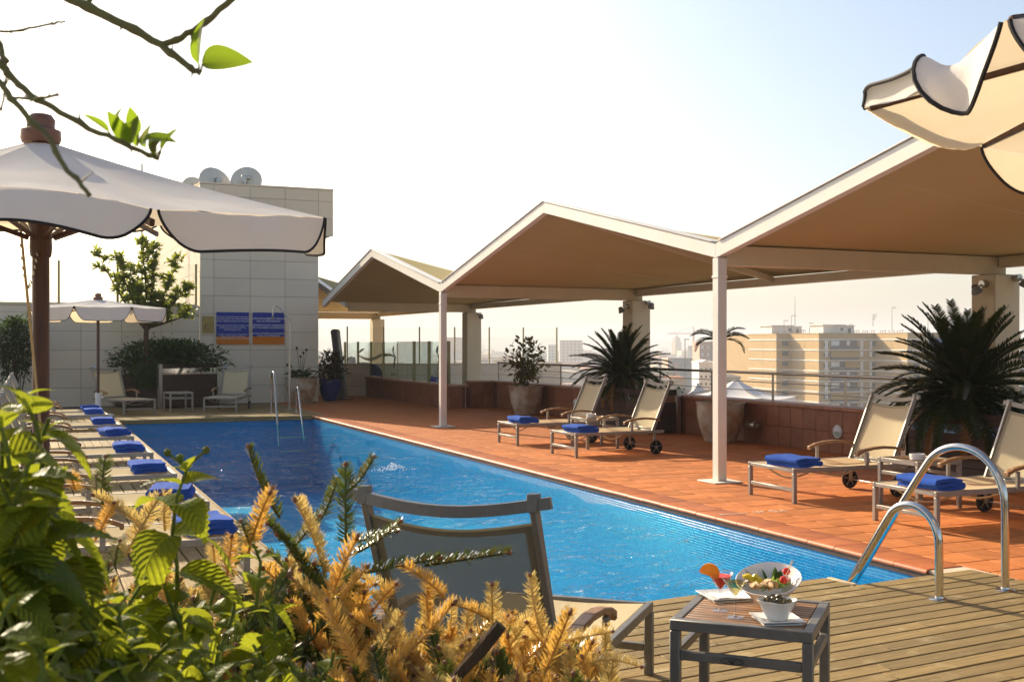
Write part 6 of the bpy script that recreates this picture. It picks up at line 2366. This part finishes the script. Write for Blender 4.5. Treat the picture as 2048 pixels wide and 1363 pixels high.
# dark trees in the city
tg = MB()
for i in range(900):
    if i < 420:
        d = rs.uniform(520, 700)
        x = X(rs.gauss(1316, 13), d)
        zc = GZ + rs.uniform(3, 15)
    else:
        d = rs.uniform(450, 2600)
        x = d * rs.uniform(-.1, .45)
        zc = GZ + rs.uniform(2, 9)
    c = cw(x, d, zc)
    for k in range(7):
        q = c + V((rs.gauss(0, 2), rs.gauss(0, 2), rs.gauss(0, 1.6)))
        flatleaf(tg, dirM(q, outdir(-1, 1.4)), 3.6, 2.6, .4, 2, .3)
o = tg.build('city_trees', mat('city_tree', (.05, .075, .03), .9, col2=(.035, .055, .022), vs=.2), ang=80)
o['kind'] = 'stuff'

# white and dark green parasols on the lower terrace past the parapet
lt_ = MB().box(11.6, 40, -6, 26.3, -2.4, -2.2).build('lower_terrace', MT['grout'])
lt_['kind'] = 'structure'


def lowparasol(label, px0, px1, ypk, yed, d, m):
    t = thing('terrace_parasol', label, 'parasol', cw(X((px0 + px1) / 2, d), d, -2.2))
    r = X(px1, d) / 2 - X(px0, d) / 2
    zp, ze = Z(ypk, d) + 2.2, Z(yed, d) + 2.2
    cv = MB()
    n = 6
    vt = [V((r * 1.08 * cos(k * 2 * pi / n + .35), r * 1.08 * sin(k * 2 * pi / n + .35), ze)) for k in range(n)]
    for k in range(n):
        cv.grid(lambda u, v, k=k: V((0, 0, zp)).lerp(vt[k].lerp(vt[(k + 1) % n], u), max(.02, v)) - V((0, 0, .12 * sin(pi * v) + .06 * sin(pi * u) * v)), 6, 6)
        cv.grid(lambda u, v, k=k: vt[k].lerp(vt[(k + 1) % n], u) - V((0, 0, .06 * sin(pi * u) + .26 * v)), 6, 2)
    cv.build('canopy', m, t, ang=30)
    MB().tube([(0, 0, 0), (0, 0, zp)], .035, 10).build('pole', MT['steel'], t)
    for k in range(n):
        MB().bar((0, 0, zp - .15), vt[k] - V((0, 0, .04)), .03, .03).build('rib', MT['steel'], t)


lowparasol('large white parasol on the lower terrace, seen over the parapet through the railing', 1365, 1580, 758, 790, 27, cloth('white_canvas', (.78, .76, .74), .2, (.8, .75, .68)))
lowparasol('smaller white parasol on the lower terrace left of the near post', 1352, 1440, 766, 790, 31, cloth('white_canvas_b', (.74, .72, .7), .2, (.8, .75, .68)))
lowparasol('dark green parasol on the lower terrace behind the far loungers', 1340, 1374, 768, 784, 36, cloth('green_canvas', (.02, .06, .03), .15, (.03, .1, .05)))

# ------------------------------------------------------------------ haze over the city
HAZE = True
if HAZE:
    hz = MB().box(-7200, 7200, -320, 9200, GZ - 2, 80).build('haze', None, smooth=False)
    hz['kind'] = 'stuff'
    m = bpy.data.materials.new('haze_air')
    m.use_nodes = True
    nt = m.node_tree
    nt.nodes.remove(nt.nodes['Principled BSDF'])
    pv = N(nt, 'VolumePrincipled')
    pv.inputs['Color'].default_value = (.94, .95, .98, 1)
    pv.inputs['Density'].default_value = 0.00046
    pv.inputs['Anisotropy'].default_value = 0.12
    nt.links.new(pv.outputs[0], nt.nodes['Material Output'].inputs['Volume'])
    hz.data.materials.append(m)
